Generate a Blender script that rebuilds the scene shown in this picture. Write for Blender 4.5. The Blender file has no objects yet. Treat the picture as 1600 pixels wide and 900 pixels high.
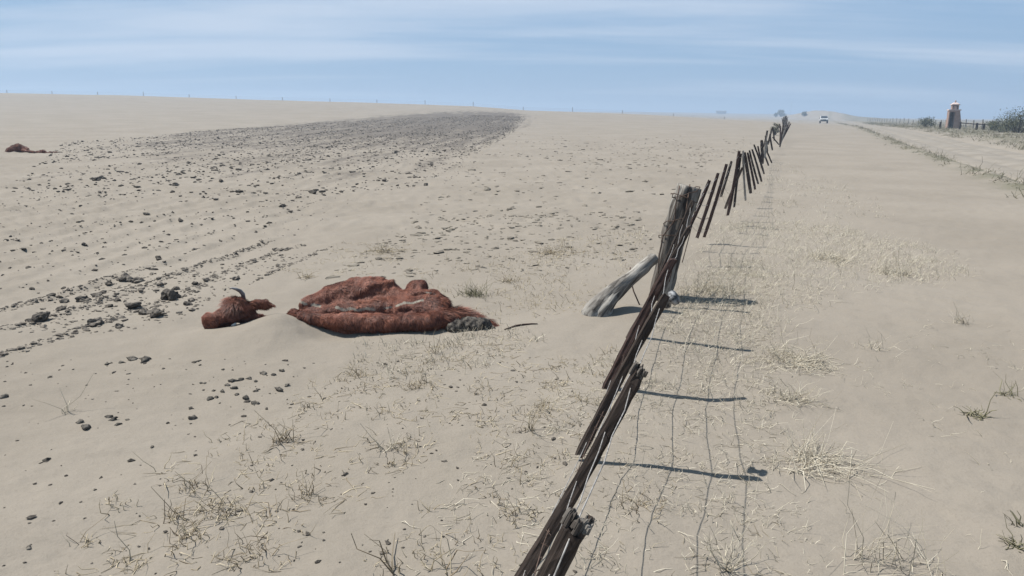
import bpy, math, random
import numpy as np

sc = bpy.context.scene
COL = sc.collection
random.seed(7)
RNG = np.random.default_rng(11)

# ------------------------------------------------------------------ camera
CAM_H, F_PX, PITCH, ROLL = 1.6, 1155.0, math.radians(13.24), math.radians(0.5)
r0 = np.array([1.0, 0, 0]); fw = np.array([0, math.cos(PITCH), -math.sin(PITCH)]); u0 = np.cross(r0, fw)
rt = math.cos(ROLL) * r0 + math.sin(ROLL) * u0
up = -math.sin(ROLL) * r0 + math.cos(ROLL) * u0
CAM = np.array([0, 0, CAM_H])
from mathutils import Matrix, Vector
cam_d = bpy.data.cameras.new('camera'); cam = bpy.data.objects.new('camera', cam_d); COL.objects.link(cam)
cam_d.sensor_width = 36.0; cam_d.lens = 36.0 * F_PX / 1600.0
cam_d.clip_start = 0.05; cam_d.clip_end = 12000
m3 = Matrix((rt, up, -fw)).transposed()
cam.matrix_world = Matrix.Translation(CAM) @ m3.to_4x4()
sc.camera = cam

# ------------------------------------------------------------------ sun, sky, exposure
SUN_FROM = np.array([-0.43, 0.13, 0.80]); SUN_FROM = SUN_FROM / np.linalg.norm(SUN_FROM)
SUN_EL = math.asin(SUN_FROM[2]); SUN_AZ = math.atan2(SUN_FROM[0], SUN_FROM[1])
sun_d = bpy.data.lights.new('sun', 'SUN'); sun = bpy.data.objects.new('sun', sun_d); COL.objects.link(sun)
sun_d.energy = 5.0; sun_d.angle = math.radians(0.5); sun_d.color = (1.0, 0.985, 0.95)
sun.rotation_euler = Vector(SUN_FROM).to_track_quat('Z', 'Y').to_euler(); sun.location = (0, 0, 50)

world = bpy.data.worlds.new('World'); sc.world = world; world.use_nodes = True
wt = world.node_tree; wt.nodes.clear()
def wn(t, **k):
    n = wt.nodes.new(t)
    for a, b in k.items(): setattr(n, a, b)
    return n
wl = wt.links.new
sky = wn('ShaderNodeTexSky', sky_type='NISHITA', sun_disc=False)
sky.sun_elevation = SUN_EL; sky.sun_rotation = SUN_AZ; sky.altitude = 300
sky.air_density = 1.0; sky.dust_density = 0.8; sky.ozone_density = 1.3
tint = wn('ShaderNodeMix', data_type='RGBA', blend_type='MULTIPLY'); tint.inputs[0].default_value = 1
wl(sky.outputs[0], tint.inputs[6]); tint.inputs[7].default_value = (0.62, 0.585, 0.50, 1)
tc = wn('ShaderNodeTexCoord'); sep = wn('ShaderNodeSeparateXYZ'); wl(tc.outputs['Generated'], sep.inputs[0])
def wm(op, a, b=None, c=None):
    n = wn('ShaderNodeMath', operation=op)
    for i, v in enumerate((a, b, c)):
        if v is None: continue
        if isinstance(v, (int, float)): n.inputs[i].default_value = v
        else: wl(v, n.inputs[i])
    return n.outputs[0]
den = wm('ADD', wm('MAXIMUM', sep.outputs[2], 0.0), 0.085)
cx = wm('DIVIDE', sep.outputs[0], den); cy = wm('DIVIDE', sep.outputs[1], den)
cv = wn('ShaderNodeCombineXYZ'); wl(wm('MULTIPLY', cx, 0.20), cv.inputs[0]); wl(wm('MULTIPLY', cy, 0.75), cv.inputs[1])
cv.inputs[2].default_value = 41.8
n1 = wn('ShaderNodeTexNoise'); n1.inputs['Scale'].default_value = 1.0; n1.inputs['Detail'].default_value = 7; n1.inputs['Roughness'].default_value = 0.52; n1.inputs['Distortion'].default_value = 0.25
wl(cv.outputs[0], n1.inputs['Vector'])
rmp = wn('ShaderNodeMapRange', interpolation_type='SMOOTHSTEP'); rmp.inputs[1].default_value = 0.41; rmp.inputs[2].default_value = 0.70
rmp.inputs[3].default_value = 0.0; rmp.inputs[4].default_value = 0.80
wl(n1.outputs[0], rmp.inputs[0])
thin = wm('MINIMUM', wm('DIVIDE', 0.22, wm('ADD', wm('MAXIMUM', sep.outputs[2], 0.0), 0.06)), 1.0)   # cirrus looks thinner overhead
cloud = wn('ShaderNodeMix', data_type='RGBA'); wl(wm('MULTIPLY', wm('MULTIPLY', rmp.outputs[0], thin), wm('MINIMUM', wm('ADD', wm('MULTIPLY', wm('MAXIMUM', sep.outputs[2], 0.0), 12.0), 0.3), 1.0)), cloud.inputs[0]); veil = wn('ShaderNodeMix', data_type='RGBA'); veil.inputs[0].default_value = 0.72; wl(tint.outputs[2], veil.inputs[6]); veil.inputs[7].default_value = (2.95, 4.8, 7.5, 1)   # thin even veil of dusty air
wl(veil.outputs[2], cloud.inputs[6])
cloud.inputs[7].default_value = (5.7, 6.5, 7.7, 1)
bg = wn('ShaderNodeBackground'); bg.inputs[1].default_value = 0.067; wl(cloud.outputs[2], bg.inputs[0])
wo = wn('ShaderNodeOutputWorld'); wl(bg.outputs[0], wo.inputs[0])

sc.view_settings.view_transform = 'Standard'; sc.view_settings.look = 'None'
sc.view_settings.exposure = 0.71; sc.view_settings.gamma = 1.0; sc.view_settings.use_curve_mapping = False
sc.render.engine = 'CYCLES'
sc.cycles.use_denoising = True
sc.cycles.max_bounces = 6; sc.cycles.diffuse_bounces = 3; sc.cycles.glossy_bounces = 2; sc.cycles.transparent_max_bounces = 6
sc.cycles.volume_bounces = 0

# ------------------------------------------------------------------ helpers
def ray(px, py):
    d = rt * (px - 800) / F_PX + up * (450 - py) / F_PX + fw
    return d
def at(px, py, Y):
    d = ray(px, py); return CAM + d * (Y / d[1])
def proj(P):
    v = np.asarray(P) - CAM
    w = v @ fw; w = np.where(np.abs(w) < 1e-6, 1e-6, w)
    return 800 + F_PX * (v @ rt) / w, 450 - F_PX * (v @ up) / w
def sstep(x, a, b):
    t = np.clip((np.asarray(x, float) - a) / (b - a), 0, 1); return t * t * (3 - 2 * t)
def hash2(ix, iy, seed):
    h = (ix.astype(np.int64) * 374761393 + iy.astype(np.int64) * 668265263 + seed * 2147483647) & 0xFFFFFFFF
    h = ((h ^ (h >> 13)) * 1274126177) & 0xFFFFFFFF
    return ((h ^ (h >> 16)) & 0xFFFFFF) / float(0xFFFFFF)
def vnoise(x, y, seed=0):
    x = np.asarray(x, float); y = np.asarray(y, float)
    ix = np.floor(x); iy = np.floor(y); fx = x - ix; fy = y - iy
    fx = fx * fx * fx * (fx * (fx * 6 - 15) + 10); fy = fy * fy * fy * (fy * (fy * 6 - 15) + 10)
    a = hash2(ix, iy, seed); b = hash2(ix + 1, iy, seed); c = hash2(ix, iy + 1, seed); d = hash2(ix + 1, iy + 1, seed)
    return (a + (b - a) * fx) * (1 - fy) + (c + (d - c) * fx) * fy - 0.5
def vnoise3(x, y, z, seed=0):
    z = np.asarray(z, float); iz = np.floor(z); fz = z - iz; fz = fz * fz * (3 - 2 * fz)
    izi = iz.astype(np.int64)
    return vnoise(x + izi * 17.31, y + izi * 9.17, seed) * (1 - fz) + vnoise(x + (izi + 1) * 17.31, y + (izi + 1) * 9.17, seed) * fz

def tag(o, label=None, cat=None, group=None, kind=None):
    if label: o['label'] = label
    if cat: o['category'] = cat
    if group: o['group'] = group
    if kind: o['kind'] = kind
    return o
def empty(name, loc=(0, 0, 0)):
    o = bpy.data.objects.new(name, None); o.empty_display_size = 0.1; COL.objects.link(o); o.location = loc; return o
def mesh_np(name, V, Fq=None, Ft=None, smooth=True):
    """mesh from numpy quads and/or tris"""
    me = bpy.data.meshes.new(name)
    V = np.ascontiguousarray(V, np.float32)
    loops = []; starts = []; n = 0
    for Fa in (Fq, Ft):
        if Fa is None or len(Fa) == 0: continue
        Fa = np.asarray(Fa, np.int32); k = Fa.shape[1]
        loops.append(Fa.ravel()); starts.append(n + np.arange(len(Fa)) * k); n += Fa.size
    me.vertices.add(len(V)); me.vertices.foreach_set('co', V.ravel())
    if n:
        L = np.concatenate(loops).astype(np.int32); S = np.concatenate(starts).astype(np.int32)
        me.loops.add(n); me.loops.foreach_set('vertex_index', L)
        me.polygons.add(len(S)); me.polygons.foreach_set('loop_start', S)
        me.polygons.foreach_set('use_smooth', np.full(len(S), smooth))
    me.update(calc_edges=True); me.validate()
    return me
def attr(me, name, vals):
    a = me.attributes.new(name, 'FLOAT', 'POINT'); a.data.foreach_set('value', np.ascontiguousarray(vals, np.float32))
def obj(name, me, mat=None, parent=None, loc=None):
    o = bpy.data.objects.new(name, me); COL.objects.link(o)
    if mat is not None and not me.materials: me.materials.append(mat)
    if parent is not None: o.parent = parent
    if loc is not None: o.location = loc
    return o
class MB:
    """collects polygons into one mesh"""
    def __init__(s): s.v = []; s.f = []
    def add(s, V, F):
        b = len(s.v); s.v += [tuple(map(float, p)) for p in V]; s.f += [tuple(b + i for i in q) for q in F]
    def box(s, c, d, rz=0.0, taper=1.0):
        cx_, cy_, cz_ = c; dx, dy, dz = d[0] / 2, d[1] / 2, d[2] / 2; ca, sa = math.cos(rz), math.sin(rz)
        V = []
        for z, k in ((-dz, 1.0), (dz, taper)):
            for x, y in ((-dx, -dy), (dx, -dy), (dx, dy), (-dx, dy)):
                x *= k; y *= k
                V.append((cx_ + x * ca - y * sa, cy_ + x * sa + y * ca, cz_ + z))
        s.add(V, [(3, 2, 1, 0), (4, 5, 6, 7), (0, 1, 5, 4), (1, 2, 6, 5), (2, 3, 7, 6), (3, 0, 4, 7)])
    def tube(s, pts, r, n=6, cap=True):
        pts = [np.asarray(p, float) for p in pts]
        rr = r if isinstance(r, (list, tuple, np.ndarray)) else [r] * len(pts)
        V = []; F = []; a = None
        for i, p in enumerate(pts):
            t = pts[min(i + 1, len(pts) - 1)] - pts[max(i - 1, 0)]; t = t / (np.linalg.norm(t) + 1e-9)
            if a is None:
                a = np.cross(t, (0.31, 0.2, 0.93)); 
            a = a - t * (a @ t); a /= (np.linalg.norm(a) + 1e-9); b = np.cross(t, a)
            for k in range(n):
                q = 2 * math.pi * k / n
                V.append(p + rr[i] * (a * math.cos(q) + b * math.sin(q)))
        for i in range(len(pts) - 1):
            for k in range(n):
                F.append((i * n + k, i * n + (k + 1) % n, (i + 1) * n + (k + 1) % n, (i + 1) * n + k))
        if cap:
            F.append(tuple(range(n - 1, -1, -1))); F.append(tuple((len(pts) - 1) * n + k for k in range(n)))
        s.add(V, F)
    def build(s, name, mat, parent=None, smooth=False):
        me = bpy.data.meshes.new(name); me.from_pydata(s.v, [], s.f); me.update()
        if smooth: me.polygons.foreach_set('use_smooth', [True] * len(me.polygons))
        return obj(name, me, mat, parent)

# ------------------------------------------------------------------ materials
def material(name):
    m = bpy.data.materials.new(name); m.use_nodes = True
    nt = m.node_tree; b = nt.nodes['Principled BSDF']; b.inputs['Specular IOR Level'].default_value = 0.2
    return m, nt, b
def nn(nt, t, **k):
    n = nt.nodes.new(t)
    for a, v in k.items(): setattr(n, a, v)
    return n
def noise(nt, vec, scale, detail=4, rough=0.55, dist=0.0):
    n = nn(nt, 'ShaderNodeTexNoise'); n.inputs['Scale'].default_value = scale; n.inputs['Detail'].default_value = detail
    n.inputs['Roughness'].default_value = rough; n.inputs['Distortion'].default_value = dist
    if vec is not None: nt.links.new(vec, n.inputs['Vector'])
    return n.outputs[0]
def ramp(nt, fac, a, b, lo=0.0, hi=1.0):
    n = nn(nt, 'ShaderNodeMapRange', interpolation_type='SMOOTHSTEP')
    n.inputs[1].default_value = a; n.inputs[2].default_value = b; n.inputs[3].default_value = lo; n.inputs[4].default_value = hi
    nt.links.new(fac, n.inputs[0]); return n.outputs[0]
def mixc(nt, fac, a, b, mode='MIX'):
    n = nn(nt, 'ShaderNodeMix', data_type='RGBA', blend_type=mode)
    for s_, v in ((0, fac), (6, a), (7, b)):
        if isinstance(v, (tuple, list)): n.inputs[s_].default_value = (*v[:3], 1)
        elif isinstance(v, (int, float)): n.inputs[s_].default_value = v
        else: nt.links.new(v, n.inputs[s_])
    return n.outputs[2]
def mth(nt, op, a, b=None):
    n = nn(nt, 'ShaderNodeMath', operation=op)
    for i, v in enumerate((a, b)):
        if v is None: continue
        if isinstance(v, (int, float)): n.inputs[i].default_value = v
        else: nt.links.new(v, n.inputs[i])
    return n.outputs[0]
def bump(nt, bsdf, h, strength, dist):
    n = nn(nt, 'ShaderNodeBump'); n.inputs['Strength'].default_value = strength; n.inputs['Distance'].default_value = dist
    nt.links.new(h, n.inputs['Height']); nt.links.new(n.outputs[0], bsdf.inputs['Normal'])
def coords(nt, which='Object', scale=(1, 1, 1)):
    c = nn(nt, 'ShaderNodeTexCoord'); mp = nn(nt, 'ShaderNodeMapping'); mp.inputs['Scale'].default_value = scale
    nt.links.new(c.outputs[which], mp.inputs[0]); return mp.outputs[0]
def attrn(nt, name):
    n = nn(nt, 'ShaderNodeAttribute', attribute_name=name); return n.outputs['Fac']
def simple(name, c1, c2, scale=20, rough=0.9, bstr=0.3, bdist=0.005, cscale=(1, 1, 1), detail=5, spec=0.2, rnd=0.0):
    m, nt, b = material(name); v = coords(nt, 'Object', cscale)
    n = noise(nt, v, scale, detail, 0.6); f = ramp(nt, n, 0.32, 0.68)
    col = mixc(nt, f, c1, c2)
    if rnd:
        oi = nn(nt, 'ShaderNodeObjectInfo'); k = ramp(nt, oi.outputs['Random'], 0, 1, 1 - rnd, 1 + rnd)
        cb = nn(nt, 'ShaderNodeCombineXYZ')
        for i in range(3): nt.links.new(k, cb.inputs[i])
        col = mixc(nt, 1.0, col, cb.outputs[0], 'MULTIPLY')
    nt.links.new(col, b.inputs['Base Color']); b.inputs['Roughness'].default_value = rough; b.inputs['Specular IOR Level'].default_value = spec
    bump(nt, b, n, bstr, bdist); return m
def tinted(name, c1, c2, rough=0.9, translucent=0.0):
    """per-strand variation from a mesh attribute"""
    m, nt, b = material(name); col = mixc(nt, attrn(nt, 'tone'), c1, c2)
    nt.links.new(col, b.inputs['Base Color']); b.inputs['Roughness'].default_value = rough
    return m

SAND_A = (0.183, 0.1565, 0.1245); SAND_B = (0.209, 0.180, 0.145); SOIL_A = (0.060, 0.050, 0.042); SOIL_B = (0.115, 0.097, 0.08)
M = {}
def make_sand():
    m, nt, b = material('sand'); v = coords(nt, 'Object')
    big = noise(nt, v, 0.35, 4, 0.5); mid = noise(nt, v, 4.0, 5, 0.6); fine = noise(nt, v, 60, 4, 0.7); grain = noise(nt, v, 420, 2, 0.6)
    vs = coords(nt, 'Object', (3.2, 12.0, 3.0)); streak = noise(nt, vs, 1.0, 4, 0.55)
    col = mixc(nt, ramp(nt, big, 0.3, 0.7), SAND_A, SAND_B)
    col = mixc(nt, ramp(nt, mid, 0.42, 0.75, 0, 0.30), col, (0.180, 0.152, 0.118))
    col = mixc(nt, ramp(nt, fine, 0.50, 0.72, 0, 0.5), col, (0.155, 0.131, 0.102))
    col = mixc(nt, ramp(nt, grain, 0.60, 0.75, 0, 0.30), col, (0.12, 0.104, 0.083))
    # bare dark soil of the ploughed field
    soil = attrn(nt, 'soil'); vb = coords(nt, 'Object', (1.6, 0.75, 1.0))
    nb = noise(nt, vb, 1.1, 8, 0.72); n2 = noise(nt, v, 0.10, 4, 0.55)
    spx = nn(nt, 'ShaderNodeSeparateXYZ'); nt.links.new(v, spx.inputs[0]); cmb = nn(nt, 'ShaderNodeCombineXYZ')
    nt.links.new(mth(nt, 'MULTIPLY', attrn(nt, 'rowu'), 1.52), cmb.inputs[0]); nt.links.new(mth(nt, 'MULTIPLY', spx.outputs[1], 0.09), cmb.inputs[1])
    ns = noise(nt, cmb.outputs[0], 1.0, 6, 0.65)
    thr = mth(nt, 'ADD', mth(nt, 'MULTIPLY', nb, 0.95), mth(nt, 'ADD', mth(nt, 'MULTIPLY', ns, 1.25), mth(nt, 'MULTIPLY', n2, 0.3)))
    k = mth(nt, 'SUBTRACT', mth(nt, 'ADD', mth(nt, 'MULTIPLY', soil, 0.80), thr), 1.62)
    k = ramp(nt, k, 0.0, 0.42, 0, 0.86); k = mth(nt, 'MULTIPLY', k, ramp(nt, soil, 0.02, 0.25))
    scol = mixc(nt, ramp(nt, fine, 0.35, 0.65), SOIL_A, SOIL_B)
    col = mixc(nt, k, col, scol)
    # dry grass litter on the verge
    vg = attrn(nt, 'verge'); gm = ramp(nt, noise(nt, v, 0.55, 7, 0.75), 0.38, 0.60)
    col = mixc(nt, mth(nt, 'MULTIPLY', mth(nt, 'MULTIPLY', vg, gm), 0.9), col, (0.105, 0.098, 0.066))
    nt.links.new(col, b.inputs['Base Color']); b.inputs['Roughness'].default_value = 0.95; b.inputs['Specular IOR Level'].default_value = 0.1
    h = mth(nt, 'ADD', mth(nt, 'MULTIPLY', mid, 0.55), mth(nt, 'MULTIPLY', fine, 0.24))
    h = mth(nt, 'ADD', h, mth(nt, 'MULTIPLY', streak, 0.35)); h = mth(nt, 'ADD', h, mth(nt, 'MULTIPLY', grain, 0.06))
    h = mth(nt, 'ADD', h, mth(nt, 'MULTIPLY', mth(nt, 'MULTIPLY', nb, soil), 2.0))
    bump(nt, b, h, 0.75, 0.022)
    return m
M['sand'] = make_sand()
M['clod'] = simple('clod', (0.040, 0.033, 0.027), (0.135, 0.115, 0.092), 30, 0.95, 0.6, 0.01, rnd=0.35)
M['clod_dusty'] = simple('clod_dusty', (0.095, 0.08, 0.062), (0.20, 0.172, 0.134), 9, 0.95, 0.6, 0.01)
M['dung'] = simple('dung', (0.020, 0.017, 0.014), (0.135, 0.117, 0.094), 38, 0.9, 0.5, 0.004, rnd=0.3)

def make_wood(name, dark, mid, light, thr=0.55, zscale=2.0, fscale=34):
    m, nt, b = material(name)
    v = coords(nt, 'Object', (fscale, fscale, zscale)); v2 = coords(nt, 'Object', (6, 6, 1.5))
    g = noise(nt, v, 1.0, 6, 0.65, 0.4); w = noise(nt, v2, 1.0, 4, 0.6)
    col = mixc(nt, ramp(nt, g, 0.30, 0.62), dark, mid)
    col = mixc(nt, mth(nt, 'MULTIPLY', ramp(nt, w, thr - 0.12, thr + 0.12), ramp(nt, g, 0.38, 0.6)), col, light)
    nt.links.new(col, b.inputs['Base Color']); b.inputs['Roughness'].default_value = 0.9
    bump(nt, b, g, 0.9, 0.008); return m
M['wood_brown'] = make_wood('wood_brown', (0.013, 0.009, 0.007), (0.052, 0.038, 0.030), (0.115, 0.090, 0.072), 0.57)
M['wood_red'] = make_wood('wood_red', (0.014, 0.008, 0.007), (0.052, 0.031, 0.025), (0.105, 0.076, 0.060), 0.60)
M['wood_grey'] = make_wood('wood_grey', (0.024, 0.019, 0.015), (0.155, 0.138, 0.118), (0.30, 0.277, 0.242), 0.44, 2.2, 26)
M['wood_post'] = make_wood('wood_post', (0.020, 0.015, 0.012), (0.115, 0.098, 0.082), (0.26, 0.24, 0.21), 0.50, 2.2, 26)
M['wood_fray'] = make_wood('wood_fray', (0.05, 0.042, 0.035), (0.23, 0.205, 0.175), (0.36, 0.33, 0.29), 0.45)
M['wire'] = simple('wire', (0.13, 0.115, 0.10), (0.30, 0.28, 0.255), 40, 0.5, 0.1, 0.001, spec=0.4)
M['wire_rust'] = simple('wire_rust', (0.035, 0.022, 0.016), (0.10, 0.065, 0.048), 40, 0.8, 0.2, 0.001)
M['straw'] = tinted('straw', (0.20, 0.165, 0.115), (0.50, 0.445, 0.345))
M['stub'] = tinted('stub', (0.10, 0.07, 0.042), (0.44, 0.37, 0.255))
M['green_weed'] = tinted('green_weed', (0.085, 0.078, 0.044), (0.24, 0.215, 0.135))
M['foliage'] = tinted('foliage', (0.045, 0.050, 0.028), (0.13, 0.13, 0.078))
M['verge'] = tinted('verge', (0.07, 0.066, 0.038), (0.24, 0.215, 0.15))
M['bark'] = simple('bark', (0.03, 0.024, 0.018), (0.08, 0.065, 0.05), 8)

# ------------------------------------------------------------------ terrain
# ridge of the field on the left, height against lateral distance, at 200 m out
HX = np.array([-400., -139., -100., -62., -36., -11., 3., 30., 58., 80., 400.])
HZ = np.array([7.2, 5.9, 5.45, 4.6, 4.15, 3.5, 2.6, 1.9, 0.25, 0.0, 0.0])
FDIR = 0.36
def row_u(x, y):      # coordinate across the plough rows
    c = 0.05 * y + 0.26 * 7.0 * (1 - np.exp(-np.maximum(y - 2, 0) / 7.0))
    return x - c
def row_phase(x, y):
    return row_u(x, y) / 0.52 + 0.35 * vnoise(x * 0.8, y * 0.5, 22)
FIELD_PX = [(60, 236), (150, 216), (300, 203), (420, 194), (560, 181), (700, 171), (829, 174.5), (831, 190), (800, 210), (762, 232), (722, 252), (655, 282), (560, 292), (440, 302), (300, 292), (150, 275), (70, 256)]
COW_Y = 5.45
DR = at(432, 497, 5.36)
def H0(x, y):
    x = np.asarray(x, float); y = np.asarray(y, float)
    r = np.hypot(x, y)
    z = np.interp(x * 200.0 / np.maximum(y, 200.0), HX, HZ) * (sstep(y, 32, 205) ** 1.0) * np.where(y > 0, 1, 0)
    z = z - sstep(y, 215, 420) * np.where(x * 200.0 / np.maximum(y, 200.0) < 60, 1, 0) * np.clip(z - 1.2, 0, 9)
    # land rising slowly far ahead
    lat = x / np.maximum(y, 1.0)
    z = z + 6.3 * sstep(y, 420, 1500) * sstep(-lat, -0.42, -0.36)
    # dune beside the road
    z = z + 5.0 * np.exp(-((x - 181 - 0.1 * (y - 450)) / 9.5) ** 2 - ((y - 450) / 60) ** 2) + 2.0 * np.exp(-((x - 198) / 12.0) ** 2 - ((y - 455) / 60) ** 2)
    return z
def H(x, y):
    x = np.asarray(x, float); y = np.asarray(y, float)
    r = np.hypot(x, y); z = H0(x, y)
    near = 1 - sstep(r, 25, 70)
    z = z + near * (0.055 * vnoise(x * 0.55 + 3, y * 0.8, 1) + 0.028 * vnoise(x * 1.9, y * 2.7, 2) + 0.013 * vnoise(x * 6 + y * 2, y * 8 - x * 1.5, 3) + 0.005 * vnoise(x * 19, y * 23, 4))
    # wind ripples on the open sand right of the fence
    q = (x * 0.55 + y * 1.0) + 0.25 * vnoise(x * 1.2, y * 1.2, 7)
    z = z + near * sstep(x - 0.36 * y, 0.2, 1.6) * (0.5 + vnoise(x * 0.7, y * 0.7, 8)) * 0.011 * np.sin(q * 2 * math.pi / 0.30)
    z = z + (1 - near) * (1 - sstep(r, 300, 900)) * 0.10 * vnoise(x * 0.12, y * 0.12, 5)
    # plough rows
    u = row_u(x, y); fm = sstep(-u, 3.6, 5.2) * sstep(y, 3.0, 5.5) * (1 - sstep(r, 45, 90))
    fm = fm * (0.55 + 0.9 * np.clip(vnoise(x * 0.35, y * 0.25, 21) + 0.3, 0, 1))
    ph = row_phase(x, y)
    z = z + fm * (0.034 * ((ph % 1.0) ** 2.2 * sstep(1.0 - ph % 1.0, 0, 0.10) - 0.25) + 0.035 * np.clip(vnoise(x * 4.5, y * 4.5, 23), -0.1, 0.5) + 0.02 * vnoise(x * 13, y * 13, 24))
    # lumpy trampled ground between the rows and the fence
    lm = sstep(y, 7.5, 11) * (1 - sstep(r, 50, 90)) * (1 - sstep(x - 0.36 * y, -1.2, -0.2))
    z = z + lm * (0.07 * np.clip(vnoise(x * 2.6, y * 2.2, 25) - 0.12, 0, 1) + 0.03 * vnoise(x * 6, y * 6, 26))
    # drift over the cow's neck, scour round the carcass, drift at the fence foot
    g = lambda cx_, cy_, sx, sy: np.exp(-0.5 * ((x - cx_) / sx) ** 2 - 0.5 * ((y - cy_) / sy) ** 2)
    z = z + 0.10 * g(DR[0] + .04, 5.36, 0.17, 0.26) + 0.035 * g(DR[0] - 0.1, 5.15, 0.40, 0.26) - 0.05 * g(at(520, 522, 5.2)[0], 5.22, 0.22, 0.11)
    z = z - 0.05 * g(at(345, 505, 5.6)[0], 5.62, 0.22, 0.16)
    z = z + 0.085 * g(at(960, 500, 5.5)[0], 5.35, 0.80, 0.40)
    z = z + 0.07 * g(at(985, 480, 5.9)[0], 5.85, 0.22, 0.2) + 0.05 * g(at(1240, 430, 7.2)[0], 7.0, 0.5, 0.3)
    # road bed and its left bank
    rd = x - (15.2 + 0.405 * (y - 18.5)); rm = (1 - sstep(r, 250, 420)) * sstep(y, 4, 9)
    z = z + rm * (0.09 * np.exp(-((rd + 2.75) / 0.45) ** 2) * (0.6 + vnoise(x * 0.9, y * 0.9, 31)) - 0.10 * (1 - sstep(np.abs(rd), 2.0, 2.7)) + 0.22 * sstep(rd, 2.2, 4.5) * (0.7 + vnoise(x * 0.4, y * 0.4, 32)))
    return z
def ground(px, py):
    d = ray(px, py); ts = np.geomspace(0.5, 2600, 6000)
    P = CAM + d[None, :] * ts[:, None]; below = P[:, 2] < H(P[:, 0], P[:, 1])
    if not below.any(): return P[-1]
    i = max(int(np.argmax(below)), 1); a, b = ts[i - 1], ts[i]
    for _ in range(24):
        c = (a + b) / 2; p = CAM + d * c
        if p[2] < float(H(p[0], p[1])): b = c
        else: a = c
    p = CAM + d * b; p[2] = float(H(p[0], p[1])); return p
FIELD = np.array([ground(*q)[:2] for q in FIELD_PX])
def in_poly(x, y, poly):
    x = np.asarray(x); y = np.asarray(y); ins = np.zeros(x.shape, bool); j = len(poly) - 1
    for i in range(len(poly)):
        xi, yi = poly[i]; xj, yj = poly[j]
        c = ((yi > y) != (yj > y)) & (x < (xj - xi) * (y - yi) / (yj - yi + 1e-12) + xi); ins ^= c; j = i
    return ins
def soil_mask(x, y):
    r = np.hypot(x, y); s = np.zeros(np.shape(x))
    for k in range(9):          # soft, wobbling edge
        a = k * 2 * math.pi / 9; w = 0.065 * r
        s = s + in_poly(x + w * math.cos(a) * (0.35 + 0.0 * r), y + 3 * w * math.sin(a), FIELD)
    return s / 9.0

def build_ground():
    rr = [0.35]
    while rr[-1] < 2480:
        r = rr[-1]; step = min(max(0.00105 * r * r, 0.006), 0.0088 * r) if r < 62 else 0.03 * r
        if r < 1.3: step = 0.05
        rr.append(r + step)
    rr = np.array(rr)
    fine = np.radians(np.arange(-40, 40.01, 0.135)); rest = np.radians(np.arange(43, 317.1, 3.0))
    th = np.concatenate([fine, rest]); nA = len(th); nR = len(rr)
    R, T = np.meshgrid(rr, th, indexing='ij'); X = R * np.sin(T); Y = R * np.cos(T); Z = H(X, Y)
    V = np.stack([X, Y, Z], -1).reshape(-1, 3); V = np.vstack([V, [[0, 0, float(H(0., 0.))]]])
    i = np.arange(nR - 1)[:, None]; j = np.arange(nA)[None, :]; j2 = (j + 1) % nA
    Q = np.stack([i * nA + j, i * nA + j2, (i + 1) * nA + j2, (i + 1) * nA + j], -1).reshape(-1, 4)[:, ::-1]
    c = nR * nA; jj = np.arange(nA); Tt = np.stack([np.full(nA, c), (jj + 1) % nA, jj], -1)[:, ::-1]
    me = mesh_np('ground', V, Q, Tt[:, ::-1])
    soil = soil_mask(V[:, 0], V[:, 1])
    u = row_u(V[:, 0], V[:, 1]); r = np.hypot(V[:, 0], V[:, 1])
    rows = sstep(-u, 3.6, 5.0) * sstep(V[:, 1], 3.0, 6) * (1 - sstep(r, 28, 60)); soil = np.maximum(soil * (0.56 + 0.44 * sstep(r, 20, 66)) * (0.72 + 0.28 * sstep(V[:, 0], -26, -6)), 0.30 * rows)
    attr(me, 'soil', soil); attr(me, 'rowu', u)
    rd = V[:, 0] - (15.2 + 0.405 * (V[:, 1] - 18.5))
    attr(me, 'verge', np.maximum(sstep(rd, 2.2, 5.0), np.exp(-((rd + 2.75) / 0.6) ** 2)) * (V[:, 1] > 5) * (1 - sstep(r, 400, 900)))
    return tag(obj('ground', me, M['sand']), 'pale wind blown sand covering the drought stricken field', None, None, 'structure')
build_ground()

# ------------------------------------------------------------------ road
def build_road():
    ys = np.concatenate([np.arange(6, 120, 0.6), np.arange(120, 330, 3.0)]); ws = np.linspace(-2.3, 2.3, 24)
    Yg, Wg = np.meshgrid(ys, ws, indexing='ij'); Xg = 15.2 + 0.405 * (Yg - 18.5) + Wg + 0.25 * vnoise(Yg * 0.1, Wg * 0 + 3, 41)
    Zg = H0(Xg, Yg) - 0.045 + 0.03 * (1 - (Wg / 2.3) ** 2) - 0.075 * (np.exp(-((np.abs(Wg) - 0.85) / 0.24) ** 2)) + 0.05 * vnoise(Xg * 0.9, Yg * 0.25, 43) + 0.02 * vnoise(Xg * 2, Yg * 0.8, 42) - 0.10 * sstep(np.abs(Wg), 2.05, 2.3)
    n = len(ws); i = np.arange(len(ys) - 1)[:, None]; j = np.arange(n - 1)[None, :]
    Q = np.stack([i * n + j, i * n + j + 1, (i + 1) * n + j + 1, (i + 1) * n + j], -1).reshape(-1, 4)
    m = simple('road_dirt', (0.165, 0.141, 0.111), (0.205, 0.177, 0.142), 0.7, 0.95, 0.4, 0.02)
    tag(obj('road', mesh_np('road', np.stack([Xg, Yg, Zg], -1).reshape(-1, 3), Q), m), 'pale dirt road running away beside the fence', None, None, 'structure')
build_road()

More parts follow.
